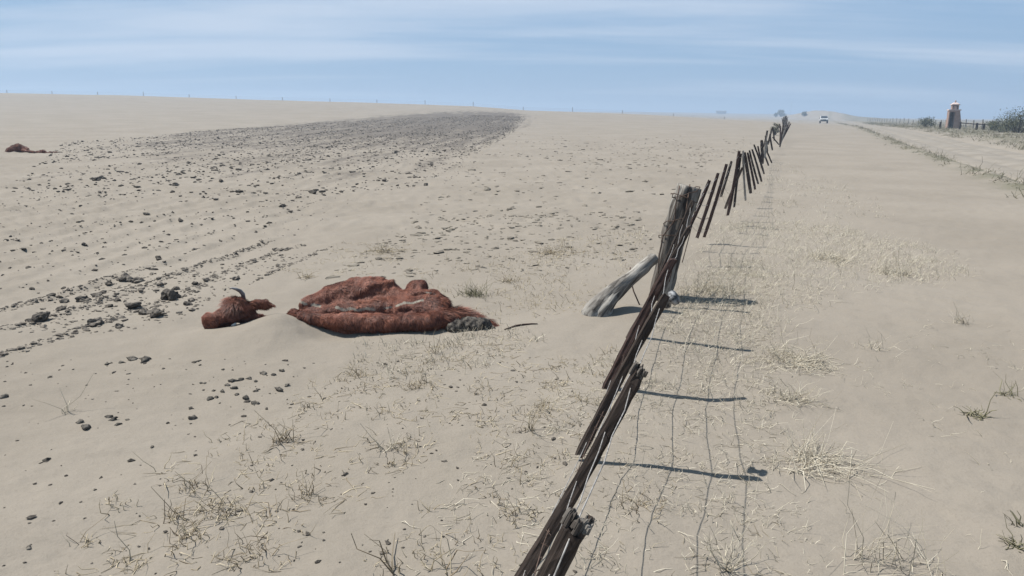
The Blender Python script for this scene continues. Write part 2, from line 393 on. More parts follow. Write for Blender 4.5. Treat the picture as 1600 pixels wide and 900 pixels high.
# ------------------------------------------------------------------ wire fence with leaning droppers
def dropper_mesh(L, w, t, seed, fray=0.0, n=14):
    """slightly split and worn square stake along local Z, 0..L"""
    rg = np.random.default_rng(seed); ring = 12; V = []; F = []
    ang = np.linspace(0, 2 * math.pi, ring, endpoint=False)
    sq = np.stack([np.cos(ang), np.sin(ang)], -1); sq = sq / np.max(np.abs(sq), axis=1, keepdims=True) * 0.5; sq *= np.where(np.abs(np.abs(sq[:, :1]) - np.abs(sq[:, 1:])) < 0.05, 0.93, 1.0)
    bx, by = rg.uniform(-1, 1, 2) * 0.012 * L
    groove = 1 - 0.16 * rg.random(ring)
    for i in range(n + 1):
        f = i / n; k = 1 - 0.10 * f + 0.05 * rg.uniform(-1, 1)
        if i == 0: k *= 0.82
        if i == n: k *= 0.88
        o = np.array([bx * math.sin(f * 3.1), by * math.sin(f * 3.1)])
        p = sq * groove[:, None] * np.array([w, t]) * k * (1 + 0.06 * rg.uniform(-1, 1, (ring, 1))) + o
        z = np.full(ring, f * L)
        if i == n: z = z + rg.uniform(-1, 0.5, ring) * (0.008 + 0.03 * fray)
        if i == 0: z = z + rg.uniform(-0.3, 1, ring) * 0.015
        V += [(a[0], a[1], c) for a, c in zip(p, z)]
    for i in range(n):
        for j in range(ring):
            F.append((i * ring + j, i * ring + (j + 1) % ring, (i + 1) * ring + (j + 1) % ring, (i + 1) * ring + j))
    F.append(tuple(range(ring - 1, -1, -1))); F.append(tuple(n * ring + j for j in range(ring)))
    me = bpy.data.meshes.new('dropper'); me.from_pydata(V, [], F); me.update(); return me
def frame(base, top, face):
    b = np.asarray(base, float); z = np.asarray(top, float) - b; L = np.linalg.norm(z); z = z / L
    y = np.asarray(face, float); y = y - z * (y @ z); y /= np.linalg.norm(y); x = np.cross(y, z)
    return Matrix(((x[0], y[0], z[0], b[0]), (x[1], y[1], z[1], b[1]), (x[2], y[2], z[2], b[2]), (0, 0, 0, 1))), L
fence = empty('wire_fence', at(1010, 480, 5.0) * np.array([1, 1, 0]))
tag(fence, 'sagging wire fence with leaning wooden droppers, half buried beside the cow carcass', 'fence')
FINV = Matrix.Translation(fence.location).inverted()
ALONG = np.array([FDIR, 1.0, 0]) / math.hypot(FDIR, 1)
# top pixel, bottom pixel, distance ahead, width, material, frayed
DROPS = [
    ((905, 812), (752, 1090), 1.40, 0.064, 'wood_brown', 1.0),
    ((1001, 577), (803, 921), 2.28, 0.056, 'wood_brown', 1.0),
    ((1041, 462), (905, 712), 3.20, 0.054, 'wood_brown', 0.3),
    ((1052, 405), (945, 612), 4.15, 0.068, 'wood_red', 0.4),
    ((1077, 355), (978, 534), 5.05, 0.050, 'wood_brown', 0.3),
    ((1083, 314), (1022, 452), 6.10, 0.050, 'wood_brown', 0.3),
    ((1109, 281), (1076, 358), 7.95, 0.046, 'wood_red', 0.2),
    ((1122, 271), (1089, 372), 8.85, 0.050, 'wood_red', 0.2),
    ((1135, 257), (1100, 371), 9.30, 0.050, 'wood_red', 0.2),
    ((1143, 252), (1126, 308), 10.2, 0.046, 'wood_brown', 0.2),
    ((1155, 236), (1137, 337), 10.9, 0.055, 'wood_red', 0.2),
    ((1160, 262), (1133, 326), 11.1, 0.048, 'wood_brown', 0.2),
    ((1158, 240), (1147, 324), 11.6, 0.042, 'wood_brown', 0.2),
    ((1161, 235), (1165, 314), 12.3, 0.044, 'wood_fray', 0.2),
    ((1163, 238), (1173, 302), 13.2, 0.070, 'wood_brown', 0.2),
    ((1168, 238), (1180, 296), 14.1, 0.050, 'wood_red', 0.2),
    ((1171, 235), (1185, 288), 15.0, 0.050, 'wood_brown', 0.2),
    ((1175, 233), (1190, 284), 16.0, 0.050, 'wood_brown', 0.2),
    ((1178, 226), (1194, 272), 18.0, 0.052, 'wood_brown', 0.2),
    ((1184, 228), (1190, 262), 19.5, 0.052, 'wood_red', 0.2),
    ((1190, 219), (1191, 256), 21.0, 0.11, 'wood_brown', 0.2),
    ((1198, 220), (1194, 247), 23.0, 0.10, 'wood_grey', 0.2),
    ((1192, 236), (1201, 259), 24.0, 0.06, 'wood_brown', 0.2),
    ((1197, 234), (1206, 255), 25.5, 0.06, 'wood_brown', 0.2),
    ((1199, 204), (1194, 230), 27.0, 0.09, 'wood_brown', 0.2),
    ((1196, 212), (1199, 238), 28.0, 0.08, 'wood_brown', 0.2),
    ((1203, 210), (1207, 235), 30.0, 0.08, 'wood_brown', 0.2),
    ((1207, 199), (1200, 226), 32.0, 0.09, 'wood_brown', 0.2),
    ((1207, 214), (1217, 226), 36.0, 0.07, 'wood_brown', 0.2),
    ((1208, 200), (1210, 220), 38.0, 0.09, 'wood_brown', 0.2),
]
WT = (0.10, 0.30, 0.52, 0.74, 0.93)
drops = []
for i, (tp, bp, Y, w, mt, fr) in enumerate(DROPS):
    T = at(*tp, Y); B = at(*bp, Y)
    Mx, L = frame(B, T, ALONG)
    me = dropper_mesh(L, w * .9, w * .84, 100 + i, fr, 18 if i < 6 else 8)
    o = obj('dropper', me, M[mt], fence); o.matrix_parent_inverse = FINV; o.matrix_basis = Mx
    drops.append((B, T))
    if fr >= 1.0:           # splintered weathered end
        mb = MB(); rg = random.Random(i)
        for k in range(26):
            x, y = rg.uniform(-.45, .45) * w, rg.uniform(-.33, .33) * w
            mb.tube([(x, y, L - rg.uniform(.01, .03)), (x, y, L + rg.uniform(0, .006)), (x + rg.uniform(-.004, .004), y + rg.uniform(-.003, .003), L + rg.uniform(.002, .016))], [.006, .005, .002], 5)
        s = mb.build('splintered_end', M['wood_post'], o); s['kind'] = 'stuff'
    if i == 3:              # pale worn end
        pass
# distant droppers run together; each is still its own stake
var = [dropper_mesh(1.0, 0.09, 0.07, 900 + k, 0.2, 4) for k in range(5)]
for k, v_ in enumerate(var): v_.materials.append(M[('wood_brown', 'wood_red', 'wood_brown', 'wood_fray', 'wood_brown')[k]])
rg = random.Random(5); Yk = 40.0
while Yk < 130:
    X = 6.25 + FDIR * (Yk - 18); zb = float(H(X, Yk))
    lean = rg.uniform(-0.32, 0.42); al = rg.uniform(-0.3, 0.3)
    B = np.array([X, Yk, zb - 0.05]); T = B + np.array([lean, al, rg.uniform(0.95, 1.2)])
    o = obj('dropper', var[rg.randrange(5)], None, fence); o.matrix_parent_inverse = FINV
    Mx, L = frame(B, T, ALONG); o.matrix_basis = Mx @ Matrix.Diagonal((1, 1, L, 1)); drops.append((B, T))
    Yk += rg.uniform(1.3, 2.4) * (1 + (Yk - 40) / 60)
for k, t in enumerate(WT):
    pts = [np.array([-0.95 + 0.45 * t, -0.6, 0.02 + 0.6 * t])]
    for q, (B, T) in enumerate(drops):
        if q in (11, 22, 23, 28): continue
        p = B + (T - B) * t
        if q and q < 30:
            a = pts[-1]
            for f_ in (.2, .4, .6, .8): pts.append(a + (p - a) * f_ + np.array([rg.uniform(-.007, .007), 0, -0.06 * f_ * (1 - f_) + rg.uniform(-.004, .004)]))
        pts.append(p)
    mb = MB(); mb.tube(pts, [0.0020] * 40 + [0.0016] * (len(pts) - 40), 5)
    mb.build('wire', M['wire' if k != 1 else 'wire_rust'], fence, True).matrix_parent_inverse = FINV
# barbs on the lowest wire
mb = MB(); B0 = [b + (t_ - b) * WT[1] for b, t_ in drops[:9]]
for a, b in zip(B0[:-1], B0[1:]):
    n = int(np.linalg.norm(b - a) / 0.11)
    for q in range(n):
        c = a + (b - a) * (q + .5) / n + np.array([0, 0, -0.015 * math.sin(math.pi * (q + .5) / n)])
        for s in range(2):
            d = RNG.normal(size=3); d /= np.linalg.norm(d); mb.tube([c - d * .013, c + d * .013], .0013, 3)
mb.build('barbs', M['wire_rust'], fence)['kind'] = 'stuff'; COL.objects['barbs'].matrix_parent_inverse = FINV
# insulator tied to the top of one dropper
def lathe(prof, n=12):
    V = []; F = []
    for r, z in prof:
        for k in range(n): V.append((r * math.cos(2 * math.pi * k / n), r * math.sin(2 * math.pi * k / n), z))
    for i in range(len(prof) - 1):
        for k in range(n): F.append((i * n + k, i * n + (k + 1) % n, (i + 1) * n + (k + 1) % n, (i + 1) * n + k))
    F.append(tuple(range(n - 1, -1, -1))); F.append(tuple((len(prof) - 1) * n + k for k in range(n))); return V, F
plast = simple('weathered_plastic', (0.02, 0.02, 0.022), (0.33, 0.32, 0.31), 55, 0.6, 0.2, 0.002, detail=2)
mb = MB(); mb.add(*lathe([(.010, -.026), (.022, -.024), (.023, -.012), (.013, -.008), (.013, .004), (.024, .008), (.024, .020), (.012, .026)], 14))
ins = mb.build('insulator', plast, fence, True); ins.matrix_parent_inverse = FINV
pT = at(1047, 468, 3.26); ins.matrix_basis = Matrix.Translation(pT) @ Matrix.Scale(1.45, 4) @ Matrix.Rotation(0.9, 4, 'Y') @ Matrix.Rotation(0.5, 4, 'X')
# strainer post
def log_mesh(pts, rad, n=22, rough=0.12, seed=1, sub=5, lump=0.1):
    pts = np.array(pts, float); rad = np.array(rad, float); t = np.linspace(0, len(pts) - 1, (len(pts) - 1) * sub + 1)
    P = np.stack([np.interp(t, np.arange(len(pts)), pts[:, c]) for c in range(3)], -1); R = np.interp(t, np.arange(len(pts)), rad)
    V = []; F = []; a = None
    for i in range(len(P)):
        tg = P[min(i + 1, len(P) - 1)] - P[max(i - 1, 0)]; tg /= np.linalg.norm(tg)
        if a is None: a = np.cross(tg, (1, .2, 0))
        a = a - tg * (a @ tg); a /= np.linalg.norm(a); b = np.cross(tg, a)
        q = np.arange(n) * 2 * math.pi / n
        g = vnoise(np.arange(n) * 0.83 + seed * 7, np.full(n, i * 0.11), seed) * rough * 2
        g = np.where(vnoise(np.arange(n) * 2.3, np.full(n, i * 0.05), seed + 5) > 0.22, g - rough * 1.1, g)
        l = vnoise(np.cos(q) * 1.2 + 5, np.sin(q) * 1.2 + i * 0.3, seed + 9) * lump * 2
        r = R[i] * (1 + g + l)
        V += [tuple(P[i] + r[k] * (a * math.cos(q[k]) + b * math.sin(q[k]))) for k in range(n)]
    m = len(P)
    for i in range(m - 1):
        for k in range(n): F.append((i * n + k, i * n + (k + 1) % n, (i + 1) * n + (k + 1) % n, (i + 1) * n + k))
    V.append(tuple(P[-1] + (P[-1] - P[-2]) * 0.05)); V.append(tuple(P[0]))
    for k in range(n): F.append(((m - 1) * n + k, (m - 1) * n + (k + 1) % n, m * n)); F.append((k, m * n + 1, (k + 1) % n))
    me = bpy.data.meshes.new('log'); me.from_pydata(V, [], F); me.update(); me.polygons.foreach_set('use_smooth', [True] * len(me.polygons)); return me
def log_obj(name, P, R, mat, parent, **k):
    """log with local Z along its length so that the grain runs along it"""
    P = [np.asarray(p, float) for p in P]; Mx, L = frame(P[0], P[-1], (0, 1, 0)); I = Mx.inverted()
    me = log_mesh([tuple(I @ Vector(p)) for p in P], R, **k); me.name = name
    o = obj(name, me, mat, parent)
    if parent: o.matrix_parent_inverse = FINV
    o.matrix_basis = Mx; return o
PY = 6.45
post = log_obj('strainer_post', [at(1027, 490, PY), at(1037, 440, PY), at(1049, 385, PY), at(1065, 330, PY), at(1077, 291, PY)], [.095, .100, .104, .106, .098], M['wood_post'], fence, n=40, rough=.14, seed=3, sub=7, lump=.12)
mb = MB()
def px_tube(pl, r, n=5): mb.tube([at(a, b, y) for a, b, y in pl], r, n)
for s, (cxp, cyp) in enumerate(((1072, 300), (1058, 345), (1050, 372), (1069, 309))):    # turns of wire round the post
    c = at(cxp, cyp, PY); pts = []
    for k in range(13):
        q = 2 * math.pi * k / 12; pts.append(c + .118 * np.array([math.cos(q), math.sin(q), 0.35 * math.cos(q + s) + rg.uniform(-.08, .08)]))
    mb.tube(pts, .004, 5)
px_tube([(1062, 290, 6.33), (1056, 318, 6.3), (1054, 345, 6.28), (1036, 368, 6.3), (1030, 400, 6.3), (1028, 430, 6.28), (1014, 462, 6.25)], .006)
px_tube([(1078, 288, 6.38), (1072, 330, 6.3), (1062, 370, 6.28), (1052, 412, 6.2), (1046, 440, 6.1)], .005)
px_tube([(985, 418, 6.1), (984, 432, 6.0), (990, 455, 5.95), (1000, 478, 5.9)], .006)
px_tube([(1092, 296, 6.6), (1086, 330, 6.5), (1078, 365, 6.4), (1066, 410, 6.2)], .004)
mb.build('wire_wrap', M['wire_rust'], fence, True).matrix_parent_inverse = FINV
gb = ground(935, 489)
brace = log_obj('brace_log', [at(922, 520, gb[1] - .02), at(934, 487, gb[1]), at(955, 462, gb[1] + .06), at(985, 436, gb[1] + .15), at(1006, 417, gb[1] + .22), at(1022, 403, gb[1] + .28)], [.125, .108, .074, .056, .051, .048], M['wood_grey'], None, n=40, rough=.085, seed=8, sub=6, lump=.15)
tag(brace, 'weathered grey brace log leaning out of the sand against the thick fence post', 'log')

# ------------------------------------------------------------------ carcasses
def surface_nets(Fv, org, h):
    nx, ny, nz = Fv.shape; S = Fv < 0
    c = np.zeros((nx - 1, ny - 1, nz - 1), np.int32); acc = np.zeros((nx - 1, ny - 1, nz - 1, 3)); cnt = np.zeros((nx - 1, ny - 1, nz - 1))
    cs = [(i, j, k) for i in (0, 1) for j in (0, 1) for k in (0, 1)]
    sl = lambda o: (slice(o[0], nx - 1 + o[0]), slice(o[1], ny - 1 + o[1]), slice(o[2], nz - 1 + o[2]))
    for a in cs:
        for ax in range(3):
            if a[ax]: continue
            b = list(a); b[ax] = 1; fa = Fv[sl(a)]; fb = Fv[sl(b)]; x = (fa < 0) != (fb < 0)
            t = np.where(x, fa / np.where(x, fa - fb, 1), 0)
            p = np.zeros(fa.shape + (3,)); p[..., 0] = a[0]; p[..., 1] = a[1]; p[..., 2] = a[2]; p[..., ax] = t
            acc += p * x[..., None]; cnt += x
    act = cnt > 0; idx = np.full(act.shape, -1, np.int64); idx[act] = np.arange(act.sum())
    g = np.argwhere(act); V = (g + acc[act] / cnt[act][:, None]) * h + np.array(org)
    Q = []
    for ax in range(3):
        o1, o2 = [(1, 2), (2, 0), (0, 1)][ax]
        A = [slice(None)] * 3; B = [slice(None)] * 3; A[ax] = slice(0, -1); B[ax] = slice(1, None)
        d = S[tuple(A)] != S[tuple(B)]; e = np.argwhere(d)
        e = e[(e[:, o1] > 0) & (e[:, o2] > 0) & (e[:, o1] < Fv.shape[o1] - 1) & (e[:, o2] < Fv.shape[o2] - 1)]
        ins = S[tuple(A)][tuple(e.T)]
        q = []
        for da, db in ((-1, -1), (0, -1), (0, 0), (-1, 0)):
            ee = e.copy(); ee[:, o1] += da; ee[:, o2] += db; q.append(idx[tuple(ee.T)])
        q = np.stack(q, -1); q[~ins] = q[~ins][:, ::-1]; Q.append(q)
    Q = np.vstack(Q); return V, Q[(Q >= 0).all(1)]
def sdf_chain(P, pts, rad, sq=(1, 1, 1)):
    """distance to a chain of tapered capsules"""
    D = None; s = np.array(sq)
    for (a, ra), (b, rb) in zip(zip(pts[:-1], rad[:-1]), zip(pts[1:], rad[1:])):
        a = np.asarray(a); b = np.asarray(b); ab = (b - a) / s; pa = (P - a) / s
        t = np.clip((pa @ ab) / (ab @ ab + 1e-12), 0, 1)
        d = np.linalg.norm(pa - t[..., None] * ab, axis=-1) - (ra + (rb - ra) * t)
        D = d if D is None else np.minimum(D, d)
    return D
def smin(a, b, k):
    h = np.clip(0.5 + 0.5 * (b - a) / k, 0, 1); return b * (1 - h) + a * h - k * h * (1 - h)
def normals_of(V, Q):
    n = np.cross(V[Q[:, 2]] - V[Q[:, 0]], V[Q[:, 3]] - V[Q[:, 1]]); N = np.zeros_like(V)
    for k in range(4): np.add.at(N, Q[:, k], n)
    return N / (np.linalg.norm(N, axis=1, keepdims=True) + 1e-9)

def hide_mat():
    m, nt, b = material('cow_hide'); v = coords(nt, 'Object'); vs = coords(nt, 'Object', (14, 14, 5))
    n = noise(nt, v, 7, 5, 0.6); s = noise(nt, vs, 3.0, 5, 0.65, 0.5)
    col = mixc(nt, ramp(nt, n, 0.3, 0.7), (0.062, 0.020, 0.013), (0.16, 0.056, 0.034))
    col = mixc(nt, ramp(nt, s, 0.5, 0.8, 0, 0.5), col, (0.03, 0.010, 0.008))
    col = mixc(nt, ramp(nt, mth(nt, 'ADD', attrn(nt, 'sand'), mth(nt, 'MULTIPLY', mth(nt, 'SUBTRACT', noise(nt, v, 60, 4, 0.7), 0.5), 2.4)), 0.38, 0.75), col, (0.215, 0.183, 0.142))
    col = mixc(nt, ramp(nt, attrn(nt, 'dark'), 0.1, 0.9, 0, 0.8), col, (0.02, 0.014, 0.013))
    nt.links.new(col, b.inputs['Base Color']); b.inputs['Roughness'].default_value = 0.75
    bump(nt, b, s, 0.8, 0.012); return m
M['hide'] = hide_mat()
m, nt, b = material('cow_hair')
col = mixc(nt, attrn(nt, 'tone'), (0.045, 0.0145, 0.009), (0.275, 0.100, 0.058)); nt.links.new(col, b.inputs['Base Color']); b.inputs['Roughness'].default_value = 0.6; M['hair'] = m

def fur(name, V, Q, N, n, length, mat, parent, flow, skip=None, seed=1, zmin=None, width=.0028):
    rg = np.random.default_rng(seed)
    A = np.linalg.norm(np.cross(V[Q[:, 2]] - V[Q[:, 0]], V[Q[:, 3]] - V[Q[:, 1]]), axis=1)
    c = V[Q].mean(1); keep = c[:, 2] > H(c[:, 0], c[:, 1]) - 0.01
    if skip is not None: keep &= ~(skip[Q].mean(1) > 0.35)
    A = A * keep; f = rg.choice(len(Q), n, p=A / A.sum()); uv = rg.random((n, 2, 1))
    q = Q[f]; P = (V[q[:, 0]] * (1 - uv[:, 0]) + V[q[:, 1]] * uv[:, 0]) * (1 - uv[:, 1]) + (V[q[:, 3]] * (1 - uv[:, 0]) + V[q[:, 2]] * uv[:, 0]) * uv[:, 1]
    Nn = N[q].mean(1)
    w = np.stack([vnoise3(P[:, 0] * 9, P[:, 1] * 9, P[:, 2] * 9, s) for s in (51, 52, 53)], -1) * 2.2
    w2 = np.stack([vnoise3(P[:, 0] * 30, P[:, 1] * 30, P[:, 2] * 30, s) for s in (54, 55, 56)], -1) * 1.4
    D = flow(P) + w * .8 + w2 * .6 + rg.normal(size=(n, 3)) * 0.16
    D -= Nn * (D * Nn).sum(1, keepdims=True); D /= np.linalg.norm(D, axis=1, keepdims=True) + 1e-9
    Ln = length * (0.55 + 0.9 * rg.random((n, 1))) * (0.75 + 0.9 * np.clip(vnoise3(P[:, 0] * 5, P[:, 1] * 5, P[:, 2] * 5, 60)[:, None] + .3, 0, 1))
    side = np.cross(D, Nn); side /= np.linalg.norm(side, axis=1, keepdims=True) + 1e-9; side *= width / 2
    p1 = P + (D * .5 + Nn * .20) * Ln; p2 = P + (D * .98 + Nn * (.12 + .28 * rg.random((n, 1)))) * Ln
    VV = np.stack([P - side, P + side, p1 - side * .8, p1 + side * .8, p2], 1).reshape(-1, 3); b = np.arange(n)[:, None] * 5
    me = mesh_np(name, VV, b + np.array([[0, 1, 3, 2]]), b + np.array([[2, 3, 4]]))
    tone = np.clip(0.42 + 0.55 * vnoise3(P[:, 0] * 8, P[:, 1] * 8, P[:, 2] * 8, 61) + 0.40 * vnoise3(P[:, 0] * 38, P[:, 1] * 30, P[:, 2] * 22, 62) + 0.22 * rg.normal(size=n), 0, 1)
    attr(me, 'tone', np.repeat(tone, 5)); o = obj(name, me, mat, parent); o['kind'] = 'stuff'; return o

def build_cow():
    Y0 = COW_Y
    root = empty('cow', (float(at(560, 500, Y0)[0]), Y0, 0)); inv = Matrix.Translation(root.location).inverted()
    tag(root, 'large dead red brown cow lying half buried in sand, head and horn showing', 'cow')
    C = lambda px, py, dy=0.0: at(px, py, Y0 + dy)
    lo = np.array([C(300, 500)[0] - .05, Y0 - .38, -.16]); hi = np.array([C(800, 500)[0] + .05, Y0 + .62, .46]); h = 0.0115
    g = [np.arange(lo[k], hi[k], h) for k in range(3)]; G = np.stack(np.meshgrid(*g, indexing='ij'), -1).astype(np.float64)
    ch = lambda pts, rad, sq=(1, 1, 1): sdf_chain(G, [C(*p) for p in pts], rad, sq)
    # near flank roll, back hump, hip, rump, tail root
    D = ch([(458, 491, .02), (490, 498, -.05), (545, 503, -.12), (610, 504, -.13), (670, 501, -.11), (705, 500, -.03)], [.042, .055, .068, .070, .066, .055])
    D = smin(D, ch([(480, 506, .02), (545, 519, -.03), (610, 520, -.035), (670, 516, -.02), (705, 510, 0)], [.06, .10, .105, .10, .07]), .03)
    hump = ch([(478, 476, .12), (515, 466, .20), (555, 459, .26), (588, 458, .28), (606, 462, .26)], [.055, .095, .128, .135, .115])
    D = smin(D, hump, .05)
    D = smin(D, ch([(490, 489, .08), (540, 486, .12), (590, 486, .12), (640, 486, .10), (680, 490, .06)], [.045, .085, .10, .10, .08]), .05)
    D = smin(D, ch([(628, 475, .20), (655, 468, .20), (680, 481, .12)], [.10, .105, .10]), .06)
    D = smin(D, ch([(648, 450, .24), (657, 449, .24)], [.066, .064]), .035)
    D = smin(D, ch([(675, 466, .17), (688, 480, .10)], [.070, .070]), .04)
    D = smin(D, ch([(690, 495, -.02), (722, 492, -.02), (748, 499, -.04), (768, 510, -.06), (779, 518, -.07)], [.070, .048, .038, .028, .015]), .04)
    # ribs and folds along the hump
    for k, (x0, y0, x1, y1) in enumerate(((548, 463, 612, 440), (560, 474, 602, 468), (490, 480, 540, 470))):
        D = smin(D, ch([(x0, y0, .14), ((x0 + x1) / 2, (y0 + y1) / 2 - 5, .17), (x1, y1, .22)], [.016, .024, .018]), .03)
    cut = ch([(616, 446, .17), (622, 458, .10), (612, 474, .02)], [.012, .032, .03]); D = -smin(-D, cut, .04)
    cut = ch([(550, 459, .07), (575, 452, .12), (602, 443, .17)], [.006, .014, .010]); D = -smin(-D, cut, .025)
    cut = ch([(500, 474, .03), (520, 476, .02), (545, 478, .02)], [.006, .010, .006]); D = -smin(-D, cut, .02)
    cut = ch([(640, 462, .12), (665, 459, .12), (688, 463, .08)], [.008, .012, .01]); D = -smin(-D, cut, .02)
    cut = ch([(520, 489, -.02), (560, 491, -.03), (600, 490, -.03), (640, 484, .0)], [.004, .012, .014, .01]); D = -smin(-D, cut, .03)
    # buried neck
    D = smin(D, ch([(470, 500, .05), (430, 512, .05), (396, 505, .0)], [.07, .085, .075]), .05)
    # head: cranium, brow, cheek, muzzle, ears
    hd = ch([(369, 484, .0), (380, 488, .02)], [.094, .088])
    hd = smin(hd, ch([(372, 484, -.05), (352, 493, -.10), (334, 501, -.13)], [.075, .060, .054]), .035)
    hd = smin(hd, ch([(327, 500, -.13), (330, 507, -.14)], [.054, .050]), .025)
    hd = smin(hd, ch([(360, 502, -.05), (345, 508, -.09)], [.05, .045]), .03)
    hd = smin(hd, ch([(349, 488, -.09), (360, 482, -.08)], [.018, .022]), .02)      # eye ridge
    hd = -smin(-hd, ch([(353, 491, -.165), (356, 490, -.165)], [.010, .010]), .012)    # sunken eye
    hd = -smin(-hd, ch([(317, 503, -.17), (318, 504, -.17)], [.008, .008]), .010)      # nostril
    hd = smin(hd, ch([(388, 479, .02), (404, 476, .0), (414, 476, -.01), (427, 478, -.02)], [.026, .040, .044, .018], (1, .45, 1)), .02)
    hd = -smin(-hd, ch([(404, 479, -.035), (420, 480, -.045)], [.018, .014], (1, .8, 1)), .012)
    hd = smin(hd, ch([(388, 494, -.02), (402, 495, -.04), (414, 491, -.04)], [.05, .032, .012], (1, .7, 1)), .025)
    D = smin(D, hd, .04)
    w = 0.017 * vnoise3(G[..., 0] * 9, G[..., 1] * 10, G[..., 2] * 12, 71) + 0.015 * vnoise3(G[..., 0] * 30, G[..., 1] * 20, G[..., 2] * 8, 73) + 0.007 * np.abs(vnoise3(G[..., 0] * 26, G[..., 1] * 26, G[..., 2] * 22, 72)) * 2
    D = D + w
    V, Q = surface_nets(D, lo, h); N = normals_of(V, Q)
    px, py = proj(V)
    def near_line(pl, wd):
        best = np.full(len(V), 99.)
        for (x0, y0), (x1, y1) in zip(pl[:-1], pl[1:]):
            t = np.clip(((px - x0) * (x1 - x0) + (py - y0) * (y1 - y0)) / ((x1 - x0) ** 2 + (y1 - y0) ** 2), 0, 1)
            best = np.minimum(best, np.hypot(px - x0 - t * (x1 - x0), (py - y0 - t * (y1 - y0)) * 1.3))
        return np.clip(1.25 - best / wd, 0, 1) * (N[:, 2] > -.1)
    sand = np.zeros(len(V))
    for pl, wd in (([(526, 480), (536, 484), (548, 482), (560, 485), (572, 482), (584, 483)], 4.6), ([(470, 472), (478, 475)], 4.2), ([(488, 476), (500, 478)], 4.2), ([(600, 482), (612, 479)], 3.0), ([(620, 478), (632, 473), (644, 474), (660, 469)], 3.4), ([(664, 456), (680, 459)], 1.6), ([(690, 478), (706, 483)], 2.0)):
        sand = np.maximum(sand, near_line(pl, wd))
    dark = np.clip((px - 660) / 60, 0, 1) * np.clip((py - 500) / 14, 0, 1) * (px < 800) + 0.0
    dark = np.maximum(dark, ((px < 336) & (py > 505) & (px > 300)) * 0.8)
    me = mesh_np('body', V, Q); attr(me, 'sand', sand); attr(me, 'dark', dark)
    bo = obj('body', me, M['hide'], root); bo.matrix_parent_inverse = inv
    hx = C(440, 480)[0]
    def flow(P):
        F = np.zeros_like(P); hd_ = P[:, 0] < hx
        F[:, 0] = np.where(hd_, 0.5, 0.45); F[:, 2] = np.where(hd_, -0.5, -0.75); F[:, 1] = -0.1; return F
    skip = np.maximum(sand, 0)
    o = fur('hair', V, Q, N, 60000, .016, M['hair'], root, flow, skip, 3); o.matrix_parent_inverse = inv
    # longer hair fringe on the tail root
    sel = (px > 690) & (px < 785); qs = sel[Q].all(1)
    o = fur('tail_hair', V, Q[qs], N, 5000, .055, M['hair'], root, lambda P: np.tile([1.2, -.1, -.55], (len(P), 1)), None, 5); o.matrix_parent_inverse = inv
    sel = (py > 498) & (px > 480) & (px < 720); qs = sel[Q].all(1)
    o = fur('flank_hair', V, Q[qs], N, 7000, .028, M['hair'], root, lambda P: np.tile([.25, -.1, -1.], (len(P), 1)), None, 8); o.matrix_parent_inverse = inv
    # forelock
    sel = (px > 352) & (px < 392) & (py < 492); qs = sel[Q].all(1)
    o = fur('forelock', V, Q[qs], N, 4500, .05, M['hair'], root, lambda P: np.stack([(P[:, 0] - C(377, 480)[0]) * 9, -.3 + 0 * P[:, 0], -.7 + 0 * P[:, 0]], -1), None, 6); o.matrix_parent_inverse = inv
    # horn
    hm = simple('horn', (0.09, 0.082, 0.078), (0.30, 0.28, 0.265), 9, 0.45, 0.2, 0.003, spec=0.4)
    mb = MB(); hp = [(379, 474, .03), (380.5, 466, .03), (379.5, 459.5, .025), (375, 454.5, .01), (369, 451.8, -.01), (362.5, 450.2, -.03), (359, 449.6, -.04)]
    mb.tube([C(*p) for p in hp], [.017, .017, .016, .0145, .0115, .007, .002], 12)
    mb.build('horn', hm, root, True).matrix_parent_inverse = inv
    # pale tooth / bone chip at the jaw
    mb = MB(); mb.tube([C(362, 509, -.13), C(366, 507.5, -.135), C(369, 505, -.13)], [.008, .012, .006], 8)
    mb.build('tooth', simple('bone', (0.55, 0.50, 0.42), (0.68, 0.63, 0.55), 20, 0.6), root, True).matrix_parent_inverse = inv
    # dark dried crust under the tail root
    lo2 = np.array([C(685, 500)[0], Y0 - .26, -.08]); hi2 = np.array([C(788, 500)[0], Y0 + .06, .20]); h2 = .008
    g = [np.arange(lo2[k], hi2[k], h2) for k in range(3)]; G2 = np.stack(np.meshgrid(*g, indexing='ij'), -1)
    D2 = sdf_chain(G2, [C(710, 513, -.12), C(735, 508, -.12), C(756, 510, -.12), C(770, 517, -.12)], [.055, .062, .055, .03])
    D2 = D2 + 0.035 * vnoise3(G2[..., 0] * 26, G2[..., 1] * 26, G2[..., 2] * 20, 81) + 0.02 * np.abs(vnoise3(G2[..., 0] * 55, G2[..., 1] * 55, G2[..., 2] * 40, 82))
    V2, Q2 = surface_nets(D2, lo2, h2)
    cm = simple('dried_crust', (0.010, 0.008, 0.007), (0.105, 0.09, 0.073), 34, 0.9, 0.8, 0.01, detail=3)
    obj('dried_crust', mesh_np('dried_crust', V2, Q2), cm, root).matrix_parent_inverse = inv
build_cow()

